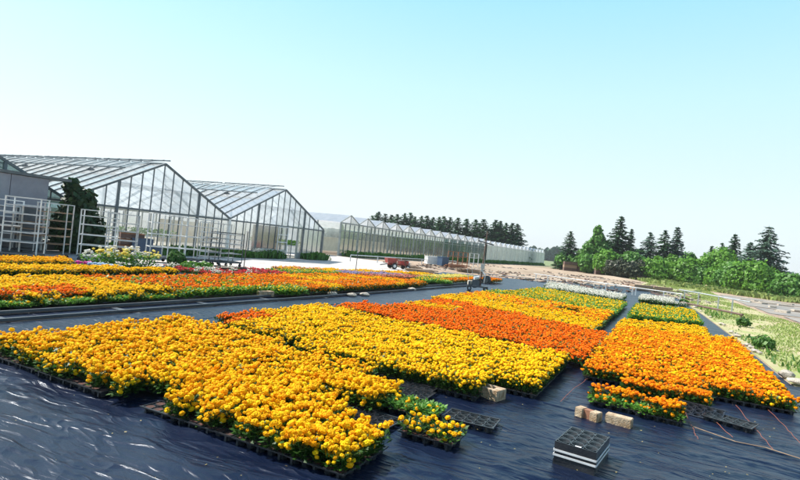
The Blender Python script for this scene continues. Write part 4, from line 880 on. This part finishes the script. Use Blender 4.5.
# red towed machine
def redmachine():
    x, y = ppos(397, 269); t = thing('red_cultivator', 'red tractor drawn cultivator parked before the long glasshouse', 'farm machine', (x, y, 0), R(50)); t.scale = (.62, .62, .66)
    part('frame', MB().box((0, 0, .45), (2.4, .12, .12)).box((-.3, 0, .45), (.12, 1.1, .12)).box((.7, 0, .45), (.12, 1.1, .12)), MAT['redpaint'], t)
    part('hopper', MB().prism([(-1.25, -.45, .55), (-.35, -.45, .55), (-.2, -.45, 1.05), (-1.4, -.45, 1.05)], (0, .9, 0)), MAT['redpaint'], t)
    part('hopper', MB().prism([(.25, -.45, .5), (1.0, -.45, .5), (1.15, -.45, .85), (.1, -.45, .85)], (0, .9, 0)), MAT['redpaint'], t)
    part('guard', MB().box((.62, 0, .93), (1.1, .9, .04), 0, .12), MAT['redpaint'], t)
    for sy in (-1, 1):
        wh = part('wheel', MB().cyl((-.6, sy*.62, .3), (0, 1, 0), .3, .16, 18), MAT['rubber'], t); part('rim', MB().cyl((-.6, sy*.71, .3), (0, 1, 0), .16, .03, 14), MAT['whiteframe'], wh)
        wh = part('wheel', MB().cyl((.95, sy*.62, .24), (0, 1, 0), .24, .14, 18), MAT['rubber'], t); part('rim', MB().cyl((.95, sy*.70, .24), (0, 1, 0), .12, .03, 14), MAT['whiteframe'], wh)
    for k in range(5): part('tine', MB().path([(1.2+.04*k, -.5+.25*k, .45), (1.35, -.5+.25*k, .25), (1.25, -.5+.25*k, .03)], .04), MAT['steeld'], t)
    part('drawbar', MB().bar((-1.2, 0, .45), (-2.0, 0, .3), .09), MAT['steeld'], t); part('white_panel', MB().box((1.3, 0, .62), (.05, .7, .4)), MAT['whiteframe'], t)
redmachine()
# white chest and dark box, timber, pallets by the long house
def chest(px, py, d, m, lb, name, cat, rz=62):
    x, y = ppos(px, py); t = thing(name, lb, cat, (x, y, 0), R(rz))
    part('body', MB().box((0, 0, d[2]/2+.06), (d[0], d[1], d[2]-.06)), MAT[m], t); part('lid', MB().box((0, 0, d[2]+.07), (d[0]+.06, d[1]+.06, .07)), MAT[m], t)
    for sx in (-1, 1): part('foot', MB().box((sx*(d[0]/2-.12), 0, .03), (.1, d[1]-.1, .06)), MAT['wooddark'], t)
chest(431, 265, (1.15, .7, .72), 'whiteframe', 'long white chest right of the red machine', 'white_chest', 'chest', 50)
chest(442.5, 266.5, (.8, .7, .8), 'bluebox', 'dark blue box against the right end of the white chest', 'storage_box', 'box')
def timber(px, py, n, L, lb, rz, m='wood', mess=.25, name='timber_pile', zz=.09):
    x, y = ppos(px, py); t = thing(name, lb, 'timber pile', (x, y, 0), R(rz)); rr = random.Random(px)
    for k in range(n):
        z = .05+(k//4)*zz; part('plank', MB().box((rr.uniform(-.2, .2), (k % 4-1.5)*.22+rr.uniform(-.03, .03), z), (L*rr.uniform(.8, 1), .16, .06), rr.uniform(-mess, mess)), MAT[m], t)
timber(456, 268, 14, 2.4, 'pile of reddish timber right of the dark blue box', 60, 'rust')
timber(420, 272, 8, 2.2, 'low scatter of planks in front of the white chest', 40, 'wood', .5)
timber(468, 272, 12, 2.6, 'long low pile of pale planks left of the mast', 75, 'wood', .4)
timber(500, 270, 6, 3.0, 'few grey boards lying right of the mast', 70, 'wood', .5)
timber(409, 268, 6, 2.0, 'grey boards beside the red machine', 20, 'wood', .6)
for q, (px, lb) in enumerate([(452, 'upright rusty frame left of the mast'), (462, 'second upright rusty frame, nearer the mast'), (473, 'pale upright frame just left of the mast')]):
    x, y = ppos(px, 267+q*.6); t = thing('metal_frame', lb, 'frame', (x, y, 0), R(60)); m = MAT['rust' if q < 2 else 'steel']
    for k in range(3): part('upright', MB().bb((-.6+.6*k-.03, -.03, 0), (-.6+.6*k+.03, .03, 1.5)), m, t)
    for z in (.5, 1.0, 1.45): part('crossbar', MB().bb((-.57, -.065, z), (.57, -.033, z+.05)), m, t)

# broken bits, clods and small timber strewn over the bare earth
rr = random.Random(21); db = {'wood': MB(), 'stone': MB(), 'wooddark': MB()}
for _ in range(1500):
    y = 39+36*rr.random()**1.3; x = rr.uniform(-21, 4)-(y-36)*.1; m = rr.choice(('wood', 'stone', 'stone', 'wooddark', 'wooddark')); s = rr.uniform(.04, .16); L_ = s*(rr.uniform(3, 9) if m != 'stone' and rr.random() < .3 else rr.uniform(1, 2))
    if noise.noise(Vector((x*.25, y*.25, 4))) < -.1 and rr.random() < .8: continue
    db[m].box((x, y, s*.3-.02), (L_, s, s*.6), rr.uniform(0, 3), rr.uniform(-.2, .2))
for k_, (m, mb_) in enumerate(db.items()): tag(link('rubble', mb_.mesh('rubble', MAT[m])), ['splintered timber', 'pale stones', 'dark clods and sticks'][k_]+' strewn over the bare earth beyond the beds', 'rubble', kind='stuff')
tk = MB()
for dx in (-.9, .9):
    for k in range(60):
        a = Vector((-18.2+dx+k*.02+.5*math.sin(k*.09), 14+k, -.0175)); b = Vector((-18.2+dx+(k+1)*.02+.5*math.sin((k+1)*.09), 15+k, -.0175)); tk.add([a, a+Vector((.3, 0, 0)), b+Vector((.3, 0, 0)), b], [(0, 1, 2, 3)])
o = link('wheel_track', tk.mesh('wheel_track', basic('dusty_track', (.36, .32, .28), (.44, .40, .36), 2.5, .9))); o['kind'] = 'structure'

# dark beam stacks on the bare ground mid right
def stack(px0, px1, py, D, h, lb, m='wooddark', name='beam_stack', rows=3):
    a = depth_pt(px0, D); b = depth_pt(px1, D); L = (b-a).length; t = thing(name, lb, 'timber pile', (a+b)/2, math.atan2((b-a).y, (b-a).x))
    rr = random.Random(int(px0))
    for k in range(rows):
        for j in range(max(2, int(L/2.2))):
            x0 = -L/2+j*L/max(2, int(L/2.2)); part('beam', MB().bb((x0+.05, -.5+rr.uniform(-.15, .15), k*h/rows+.02), (x0+L/max(2, int(L/2.2))-.05, .4, (k+1)*h/rows-.02)), MAT[m if rr.random() < .8 else 'wood'], t)
stack(566, 593, 0, 92, 1.6, 'dark stack of beams under the leftmost dark spruce')
stack(598, 640, 0, 86, 1.1, 'long low brown stack behind the white flowers', 'wooddark')
stack(640, 664, 0, 78, .9, 'low brown stack reaching the green bushes', 'wooddark')
stack(636, 676, 0, 43, .45, 'grey planks heaped behind the short white flower strip', 'wood', 'plank_heap', 2)
# soil banks
def bank(px0, px1, D0, D1, h, wd, lb):
    a = depth_pt(px0, D0); b = depth_pt(px1, D1); d = (b-a); L = d.length; d.normalize(); nn = Vector((-d.y, d.x, 0)); nx = int(L/1.0)+2; ny = 9; vs = []
    for i in range(nx):
        for j in range(ny):
            q = a+d*(L*i/(nx-1))+nn*(wd*(j/(ny-1)-.5)); e = math.sin(math.pi*j/(ny-1))*min(1, i/2, (nx-1-i)/2); vs.append((q.x, q.y, -.04+h*e*(1+.6*noise.noise(q*.35)+.3*noise.noise(q*1.3))))
    me = bpy.data.meshes.new('soil_bank'); me.from_pydata(vs, [], [(i*ny+j, (i+1)*ny+j, (i+1)*ny+j+1, i*ny+j+1) for i in range(nx-1) for j in range(ny-1)]); me.materials.append(dirt); me.shade_smooth(); o = link('soil_bank', me); o['kind'] = 'structure'
bank(655, 830, 84, 60, .9, 5, ''); bank(500, 650, 75, 70, .35, 4, ''); bank(430, 560, 52, 60, .3, 3, '')
# grey tarps and flat paving on the right
for k, (y0, y1, x0, x1) in enumerate([(28.5, 35, 5.9, 15), (36, 42, 5.5, 17), (43, 52, 5.3, 19), (53.5, 60, 5.0, 20), (24, 27.4, 6.9, 12)]):
    sheet('ground_tarp', [(x0, y0), (x1, y0+.8), (x1, y1+.8), (x0, y1)], -.004, tarpm)
rr = random.Random(3)
for k in range(60):
    x0 = rr.uniform(6.0, 15); y0 = rr.uniform(26, 58); o = link('stone_slab', MB().box((0, 0, .05), (rr.uniform(.4, 1.1), rr.uniform(.3, .7), rr.uniform(.06, .14)), rr.uniform(0, 3)).mesh('stone_slab', MAT['stone']), None, (x0, y0, 0)); tag(o, 'pale slab lying on the grey tarps at the far right', 'slab', 'slabs on the grey tarps')
# bare flecks of pale rubbish/stones along the dirt
# ------------------------------------------------------------------ stones on the film edge
def rock_mesh(seed):
    b = bmesh.new(); bmesh.ops.create_icosphere(b, subdivisions=2, radius=.5); 
    for v in b.verts: v.co *= 1+.30*noise.noise(v.co*2.4+Vector((seed*3.1, 0, 0))); v.co.z *= .62
    me = bpy.data.meshes.new('rock'); b.to_mesh(me); b.free(); me.materials.append(MAT['stone']); return me
RK = [rock_mesh(s) for s in range(5)]
rr = random.Random(11); yy = 9.5; k = 0
while yy < 42:
    ex = 2.25-(yy-9.5)*.014 if yy < 25 else 2.03-(yy-25)*.06
    o = link('edge_stone', RK[k % 5], None, (ex+rr.uniform(-.12, .12), yy, .03), rr.uniform(0, 6)); s = rr.uniform(.08, .22); o.scale = (s*rr.uniform(1, 1.6), s, s*.9)
    tag(o, 'pale stone weighing down the right edge of the film by the grass', 'stone', 'stones along the film edge'); yy += rr.choice((.25, .4, 1.4, 2.2, 3.0)); k += 1
for px, py, s, lb in [(786, 377, .26, 'big pale rounded stone at the tip of the right orange bed'), (796, 384, .3, 'flat pale stone at the right edge of the picture')]:
    x, y = ppos(px, py); o = link('stone', RK[1 if s < .3 else 2], None, (x, y, .06), 1); o.scale = (s*1.2, s, s if s < .3 else s*.5); tag(o, lb, 'stone')
for px, py, lb in [(332, 294.5, 'pale block beside the rails below the amber bed, left of two stones'), (352, 296, 'flat stone beside the rails'), (365, 295.5, 'second flat stone beside the rails'), (412, 290, 'white stone at the point of the amber bed')]:
    x, y = ppos(px, py); o = link('stone', RK[k % 5], None, (x, y, .04), 1); k += 1; o.scale = (.34, .22, .2); tag(o, lb, 'stone')

# ------------------------------------------------------------------ near things on the film
def bevelled(mb, name, mat, w_=.006):
    me = mb.mesh(name, mat); b = bmesh.new(); b.from_mesh(me); bmesh.ops.recalc_face_normals(b, faces=b.faces); bmesh.ops.bevel(b, geom=list(b.edges), offset=w_, segments=2, affect='EDGES'); b.to_mesh(me); b.free(); return me
def blockbrick(c, d, rz, lb, hole, cat='brick'):
    t = thing('concrete_brick', lb, cat, (c[0], c[1], .004), rz); L, W_, Hh = d
    if hole == 'front':
        mb = MB().bb((-L/2, -W_/2, 0), (-L*.16, W_/2, Hh)); link('brick_half', bevelled(mb, 'brick_half', MAT['brick']), t)
        mb = MB().bb((L*.16, -W_/2, 0), (L/2, W_/2, Hh)); link('brick_half', bevelled(mb, 'brick_half', MAT['brick']), t)
        part('brick_web', MB().bb((-L*.17, -W_/2+.03, .0), (L*.17, W_/2-.01, Hh-.006)), MAT['brickhole'], t)
    elif hole == 'top':
        w2 = .055
        for a, b in (((-L/2, -W_/2), (L/2, -W_/2+.06)), ((-L/2, W_/2-.06), (L/2, W_/2)), ((-L/2, -W_/2+.062), (-L*.22, W_/2-.062)), ((L*.22, -W_/2+.062), (L/2, W_/2-.062))):
            link('brick_wall', bevelled(MB().bb((a[0], a[1], 0), (b[0], b[1], Hh)), 'brick_wall', MAT['brick'], .004), t)
        part('brick_web', MB().bb((-L*.22+.002, -W_/2+.062, 0), (L*.22-.002, W_/2-.062, Hh-.03)), MAT['brickhole'], t)
    else: link('brick_body', bevelled(MB().bb((-L/2, -W_/2, 0), (L/2, W_/2, Hh)), 'brick_body', MAT['brick']), t)
    return t
blockbrick((-.61, 6.40), (.27, .12, .11), R(-22), 'left concrete brick with a brown notch in its face, on the black film', 'front')
blockbrick((-.29, 6.42), (.27, .12, .11), R(-8), 'right solid concrete brick, on the black film', None)
blockbrick((-1.75, 6.36), (.33, .22, .13), R(-14), 'pale hollow block at the corner of the bright yellow bed', 'top', 'block')
blockbrick((-9.2, 10.95), (.42, .20, .14), R(66), 'small tan block beside the rails in front of the orange rows', 'top', 'block')
# stack of pot trays
stx, sty = -.50, 5.02; SW, SD = .53, .345
st_t = thing('tray_stack', 'stack of black pot trays with two white bands', 'tray stack', (stx, sty, .004), R(90-6))
BIG = pot_mb(.058, .05, 14).mesh('pot', MAT['black_plastic'])
for k in range(5):
    fb = MB(); zt = .05
    for s in (-1, 1): fb.box((0, s*(SD/2-.004), .025), (SW-.02, .008, .05)); fb.box((s*(SW/2-.004), 0, .025), (.008, SD, .05))
    for i in range(-1, 2): fb.box((i*.128, 0, zt-.006), (.010, SD-.02, .012))
    for i in (-1, 1): fb.box((0, i*.057, zt-.007), (SW-.02, .010, .010))
    fr = part('tray', fb, MAT['black_plastic'], st_t, loc=(0, 0, k*.037)); fr.rotation_euler.z = random.uniform(-.02, .02)
    if k == 4:
        for a in range(4):
            for b in range(3): link('pot', BIG, fr, ((a-1.5)*.128, (b-1)*.114, .002))
for z in (.085, .125):
    bd = MB(); w_, d_ = SW+.010, SD+.010
    for s in (-1, 1): bd.box((0, s*d_/2, z), (w_, .004, .017)); bd.box((s*w_/2, 0, z), (.004, d_-.006, .017))
    part('white_band', bd, MAT['white_band'], st_t)
part('tag_label', MB().box((-SW/2+.012, -.02, .2), (.02, .05, .003)), MAT['white_band'], st_t)

# red strings and a pale batten over the film at right
for q, (pts, lb) in enumerate([([(684, 413), (694, 436), (697, 442)], 'short reddish string left of the empty trays'), ([(735, 407), (752, 428), (772, 452)], 'reddish string running from the bed past the empty trays'), ([(768, 412), (785, 430), (802, 448)], 'rightmost reddish string on the film'), ([(716, 425), (732, 440)], 'reddish string below the empty tray'), ([(588, 380), (572, 392), (560, 404)], 'thin string in the aisle by the right bed')]):
    mb = MB(); P3 = [Vector((*ppos(*p), .034)) for p in pts]; fine = []
    for a, b in zip(P3[:-1], P3[1:]): fine += [a.lerp(b, t/6)+Vector((random.uniform(-.01, .01), random.uniform(-.01, .01), 0)) for t in range(6)]
    mb.path(fine+[P3[-1]], .004, 4); tag(link('string', mb.mesh('string', MAT['hose'])), lb, 'string')
mb = MB(); P3 = [Vector((*ppos(*p), .03)) for p in [(690, 428), (735, 444), (765, 450), (802, 462)]]; mb.path(P3, .011, 6); tag(link('batten', mb.mesh('batten', MAT['wood'])), 'thin pale batten lying across the film at lower right', 'batten')
# leaves and crumbs on the film
crumb = MB(); rr = random.Random(9)
for _ in range(700):
    x = rr.uniform(-5, 2.2); y = rr.uniform(2.2, 12); 
    if inpoly(x, y, A) or inpoly(x, y, G): continue
    s = rr.uniform(.003, .010); a = rr.uniform(0, 6); d = Vector((math.cos(a), math.sin(a), rr.uniform(-.2, .2)))*s; e = Vector((-d.y, d.x, s*.3)); crumb.quad(Vector((x, y, .030)), d, e*.6, rr.random())
tag(link('litter', crumb.mesh('litter', leafmat('dry_litter', (.25, .18, .08), (.35, .3, .12), 3, .1), tone=True)), 'dry petals and leaf crumbs scattered over the black film', 'litter', kind='stuff')

# ------------------------------------------------------------------ grass on the right strip
def grass(P, n, h, size, mat, label, seed):
    rr = random.Random(seed); f = MB(); xs = [p[0] for p in P]; ys = [p[1] for p in P]; c = 0
    while c < n:
        x = rr.uniform(min(xs), max(xs)); y = min(ys)+(max(ys)-min(ys))*rr.random()**1.5
        c += 1
        if not inpoly(x, y, P): continue
        g = noise.noise(Vector((x*.55, y*.28, 2)))
        if g < -.12 and rr.random() < .85: continue
        k = 1+y/28; hh = h*rr.uniform(.5, 1.3)*(1+g); a = rr.uniform(0, 6.28); s = Vector((math.cos(a), math.sin(a), 0))*size*k*rr.uniform(.6, 1.2); d = Vector((rr.uniform(-.6, .6), rr.uniform(-.6, .6), 1))*hh
        f.add([(x-s.x, y-s.y, -.01), (x+s.x, y+s.y, -.01), (x+d.x+s.x*.4, y+d.y+s.y*.4, d.z), (x+d.x-s.x*.4, y+d.y-s.y*.4, d.z)], [(0, 1, 2, 3)], rr.random())
    tag(link('grass', f.mesh('grass', MAT[mat], tone=True)), label, 'grass', kind='stuff')
grass([(2.5, 9), (7, 12), (6.3, 24), (5.2, 34), (4.6, 50), (4.8, 78), (-1.6, 78), (-2, 55), (1.1, 42), (1.9, 27), (2.2, 19)], 70000, .028, .013, 'grassm', 'short pale dry grass on the strip right of the film', 4)
grass([(2.3, 12), (2.9, 14), (2.8, 24), (2.2, 33), (1.7, 33), (2.0, 22)], 350, .10, .02, 'weed', 'green weeds growing along the edge stones', 6)
wd = 0
for px, py in [(742, 326), (683, 305), (762, 348)]:
    x, y = ppos(px, py); leafmass('weed_clump', ['upright green weed on the grass by the edge stones', 'green weed under the pipe rail on the grass', 'low green weed near the bare patch of the strip'][wd], 'weed', (x, y, 0), [(0, 0, .14, .22, .2), (.15, .1, .1, .15, .14)], 260, .05, 'weed', None, wd+40); wd += 1

# ------------------------------------------------------------------ trees
def spruce_mesh(h, r, seed, n=1500, size=.34, bare=.06, droop=.25, taper=.9):
    rr = random.Random(seed); f = MB(); nt_ = int(h*2.6)
    for i in range(nt_):
        t = (i+.5)/nt_; z0 = h*(bare+(1-bare)*t); rad = r*(1-t)**taper*rr.uniform(.72, 1.15)+.12; nb = max(6, int(8+9*(1-t)))
        for b in range(nb):
            a = rr.uniform(0, 6.28); Lb = rad*rr.uniform(.65, 1.12); nseg = max(3, int(Lb/size*2.2))
            for s in range(nseg):
                q = (s+.6)/nseg; rad2 = Lb*q; zz = z0-droop*rad2+.10*Lb*q*q+rr.uniform(-.1, .1)
                for _ in range(3):
                    c = Vector((math.cos(a)*rad2+rr.uniform(-.12, .12), math.sin(a)*rad2+rr.uniform(-.12, .12), zz+rr.uniform(-.08, .08))); 
                    d = Vector((math.cos(a+rr.uniform(-.7, .7)), math.sin(a+rr.uniform(-.7, .7)), rr.uniform(-.6, .35))).normalized(); sd_ = d.cross(Vector((rr.uniform(-.5, .5), rr.uniform(-.5, .5), 1))).normalized(); k = size*rr.uniform(.6, 1.15)*(1-.35*t)
                    f.add([c-sd_*k*.30-d*k*.5, c+sd_*k*.30-d*k*.5, c+d*k*.45+sd_*k*.36, c+d*k*.7, c+d*k*.45-sd_*k*.36], [(0, 1, 2, 3, 4)], rr.random())
    f.add([(-.06, 0, h*.93), (.06, 0, h*.93), (0, 0, h*1.03)], [(0, 1, 2)]); f.add([(0, -.06, h*.93), (0, .06, h*.93), (0, 0, h*1.03)], [(0, 1, 2)])
    tr = MB().bar((0, 0, -.1), (0, 0, h*.97), r*.16, n=8, w2=.04)
    return f, tr
SP = {}
def spruce(loc, h, r, kind, label, group=None, seed=0, mat='spruce', **kw):
    key = (kind, seed, mat)
    if key not in SP:
        f, tr = spruce_mesh(10, 10*r/h, 50+seed, **kw); SP[key] = (f.mesh('crown', MAT[mat], tone=True), tr.mesh('trunk', MAT['bark']))
    t = thing('spruce_tree', label, 'spruce', loc, random.uniform(0, 6.28), group); s = h/10; t.scale = (s, s, s)
    link('crown', SP[key][0], t); link('trunk', SP[key][1], t); return t
def top_h(px, py, D): return H + ((px-400)*math.sin(ROLL) - (py-240)*math.cos(ROLL) + 3)/F*D
for q, (px, py, D, r, m, sd_, lb) in enumerate([
    (570, 231, 98, 1.9, 'spruce', 1, 'dark narrow spruce standing alone at the left of the group'),
    (619, 216, 94, 2.4, 'spruce', 2, 'tallest brownish spruce with a ragged top behind the light tree'),
    (631, 229, 93, 1.0, 'spruce', 3, 'thin dark leaning spruce top right of the tallest one'),
    (650, 232, 92, 1.9, 'bluespruce', 4, 'bluish spruce left of the close pair above the bushes'),
    (665, 230, 90, 1.9, 'spruce', 5, 'darker left spruce of the close pair above the bushes'),
    (677, 227, 90, 1.7, 'bluespruce', 6, 'bluish right spruce of the close pair above the bushes'),
    (735, 234, 86, 1.9, 'spruce', 7, 'medium spruce rising above the bushes left of the broad one'),
    (713, 246, 92, 1.2, 'spruce', 8, 'small distant spruce tip between the pair and the medium spruce'),
    (723, 243, 90, 1.1, 'spruce', 9, 'small spruce tip just left of the medium spruce'),
    (751, 242, 80, 1.9, 'bluespruce', 10, 'silvery spruce leaning against the left of the broad one'),
    (768, 226, 78, 2.3, 'bluespruce', 11, 'broad tall blue spruce at the right end of the bushes')]):
    spruce(depth_pt(px, D), top_h(px, py, D), r*1.75, 'near', lb, None, sd_, m, size=.5, droop=.34, taper=.7 if sd_ != 11 else .55)
for q, px in enumerate([370, 376, 383, 389, 395, 402, 408, 413, 419, 425, 431, 437, 442, 448, 456, 465, 474, 482, 494, 499, 505, 511, 516]):
    py = 211+(px-370)*.082+random.uniform(-2.0, 2.0)+(3 if px < 375 else 0); D = 120+random.uniform(-3, 3)
    lbl = ('spruce in the dense row above the roof of the long glasshouse' if px < 460 else ('spruce standing free at the right end of the dense row above the glasshouse roof' if px < 490 else 'spruce of the small separate group right of the dense row'))
    grp = 'dense row of spruces' if px < 460 else ('free spruces at the end of the dense row' if px < 490 else 'small group of spruces')
    spruce(depth_pt(px, D), top_h(px, py, D), 3.9, 'far', lbl, grp, 20+q % 3, 'spruce', size=.6, droop=.2, taper=.7)
def tree_at(px, D, blobs, n, size, mat, label, trunk=None, seed=1, name='leafy_tree', cat='tree', inner=.55):
    leafmass(name, label, cat, depth_pt(px, D), blobs, n, size, mat, trunk, seed, inner=inner)
for q, (px, py, D, lb) in enumerate([(585, 249, 96, 'mid green tree filling the gap right of the lone dark spruce'), (609, 240, 97, 'leafy tree crown just left of the tallest spruce'), (641, 249, 95, 'green tree crown between the leaning spruce and the bluish one'), (691, 252, 92, 'green crown right of the close pair of spruces'), (728, 247, 88, 'leafy crown beneath the medium spruce')]):
    h_ = top_h(px, py, D); tree_at(px, D, [(0, 0, h_*.75, 1.3, h_*.24), (.6, 0, h_*.5, 1.9, h_*.3), (-.9, 0, h_*.4, 1.8, h_*.3)], 5000, .16, 'decid', lb, (.3, h_*.55), 90+q)
hh = top_h(597, 226, 92)
tree_at(597, 92, [(0, 0, hh*.86, .75, hh*.16), (.2, 0, hh*.66, 1.3, hh*.22), (-1.0, 0, hh*.50, 1.3, hh*.2), (1.1, 0, hh*.46, 1.5, hh*.22), (-1.3, 0, hh*.25, 1.6, hh*.2), (.4, 0, hh*.28, 1.7, hh*.22)], 8500, .16, 'decid', 'light green leafy tree with open crown left of the tallest spruce', (.4, hh*.6), 2)
tree_at(608, 86, [(0, 0, 2.1, 2.0, 2.1), (1.4, 0, 1.5, 1.6, 1.6)], 5000, .15, 'bush', 'bright green bush below the light green tree', (.2, 1.5), 3, 'bush', 'bush')
tree_at(590, 90, [(0, 0, 1.6, 1.5, 1.6)], 3000, .15, 'decid', 'mid green bush beside the dark lone spruce', (.2, 1.2), 5, 'bush', 'bush')
tree_at(575, 97, [(0, 0, 1.5, 1.5, 1.4), (-1.9, 0, 1.7, 1.3, 1.2)], 4200, .15, 'decid', 'round green bush at the foot of the dark lone spruce', (.2, 1.2), 6, 'bush', 'bush')
tree_at(634, 84, [(0, 0, 2.1, 2.4, 2.0)], 5000, .15, 'decid', 'green bush between the dark coppery ones', (.2, 1.4), 16, 'bush', 'bush')
for q, (px, D, w_, h_, lb) in enumerate([(620, 80, 1.9, 1.9, 'dark coppery bush under the tallest spruce'), (632, 79, 1.8, 1.7, 'dark coppery bush left of the bluish spruce'), (644, 79, 1.6, 2.0, 'dark coppery bush under the bluish spruce')]):
    tree_at(px, D, [(0, 0, h_*.7, w_, h_*.8), (w_*.5, 0, h_*.5, w_*.7, h_*.55)], 4200, .14, 'darkbush', lb, (.2, 1.2), 30+q, 'bush', 'bush')
bushes = [(664, 78, 2.4, 259, 'leftmost bright green bush in the long row'), (678, 78, 2.2, 258, 'bright green bush under the close pair of spruces'), (690, 76, 2.1, 259, 'rounded green bush right of the close pair'), (701, 75, 2.0, 265, 'lower green bush in the dip of the row'),
    (712, 76, 2.2, 255, 'green bush below the small distant spruce tip'), (722, 77, 2.4, 250, 'high green bush left of the medium spruce'), (733, 70, 2.3, 262, 'broad low green bush in front of the medium spruce'), (744, 68, 2.4, 263, 'yellow green bush in front of the silvery spruce'),
    (757, 66, 2.5, 262, 'broad green bush before the broad blue spruce'), (770, 66, 2.1, 268, 'green bush at the right foot of the broad blue spruce'), (782, 64, 1.5, 279, 'low green bush past the broad spruce'), (797, 58, 1.7, 275, 'green bush at the right edge of the picture')]
for q, (px, D, w_, py, lb) in enumerate(bushes):
    ht = max(1.2, top_h(px, py, D)); tree_at(px, D, [(0, 0, ht*.55, w_, ht*.5), (w_*.6, .3, ht*.4, w_*.7, ht*.42), (-w_*.6, -.3, ht*.38, w_*.7, ht*.42), (0, -w_*.4, ht*.3, w_*.8, ht*.34)], 8000, .13, 'bush' if q % 4 != 3 else 'decid', lb, (.18, ht*.5), 60+q, 'bush', 'bush')
weeds('weeds', [((depth_pt(655, 74).x, depth_pt(655, 74).y), (depth_pt(800, 52).x, depth_pt(800, 52).y), 1)], .5, 3500, .3, 'grassm', 'dry brownish undergrowth along the foot of the green bushes', 'undergrowth', 1.0)

# far woods along the horizon
def farwood(px0, px1, D, h, n, seed, size):
    rr = random.Random(seed); f = MB()
    for _ in range(n):
        px = rr.uniform(px0, px1); q = depth_pt(px, D+rr.uniform(-14, 14)); top = h*(.7+.5*noise.noise(Vector((px*.06, seed, 0)))+.25*noise.noise(Vector((px*.3, seed, 0))))
        z = top*math.sqrt(rr.random()); d = Vector((rr.gauss(0, 1), rr.gauss(0, 1), rr.gauss(0, 1))).normalized(); s = d.orthogonal().normalized(); f.quad(Vector((q.x, q.y, z)), s*size, d.cross(s)*size, rr.random())
    tag(link('far_wood', f.mesh('far_wood', MAT['far'], tone=True)), 'hazy blue green wood along the horizon '+('right of the broad spruce' if px0 > 600 else 'beyond the end of the long glasshouse'), 'wood', kind='stuff')
farwood(500, 700, 420, 12, 9000, 1, 1.3); farwood(700, 960, 420, 13, 9000, 2, 1.3); farwood(-150, 500, 460, 9, 9000, 3, 1.8)
for q, (px, py, lb) in enumerate([(785, 270, 'left hazy pointed tree far away at right'), (790, 272, 'right hazy pointed tree far away at right')]):
    spruce(depth_pt(px, 260), top_h(px, py, 260), 2.6, 'hazy', lb, None, 30+q, 'bluespruce', size=.7)

# ------------------------------------------------------------------ air
if HAZE:
    hm, n, o = newmat('air'); pv = N(n, 'ShaderNodeVolumePrincipled'); pv.inputs['Color'].default_value = (.92, .96, 1, 1); pv.inputs['Density'].default_value = HAZE; pv.inputs['Anisotropy'].default_value = .2
    n.links.new(pv.outputs[0], o.inputs['Volume']); mb = MB().bb((-700, -300, -1.1), (900, 900, 40)); me = mb.mesh('haze', hm); recalc(me); ho = link('haze', me); tag(ho, kind='stuff')
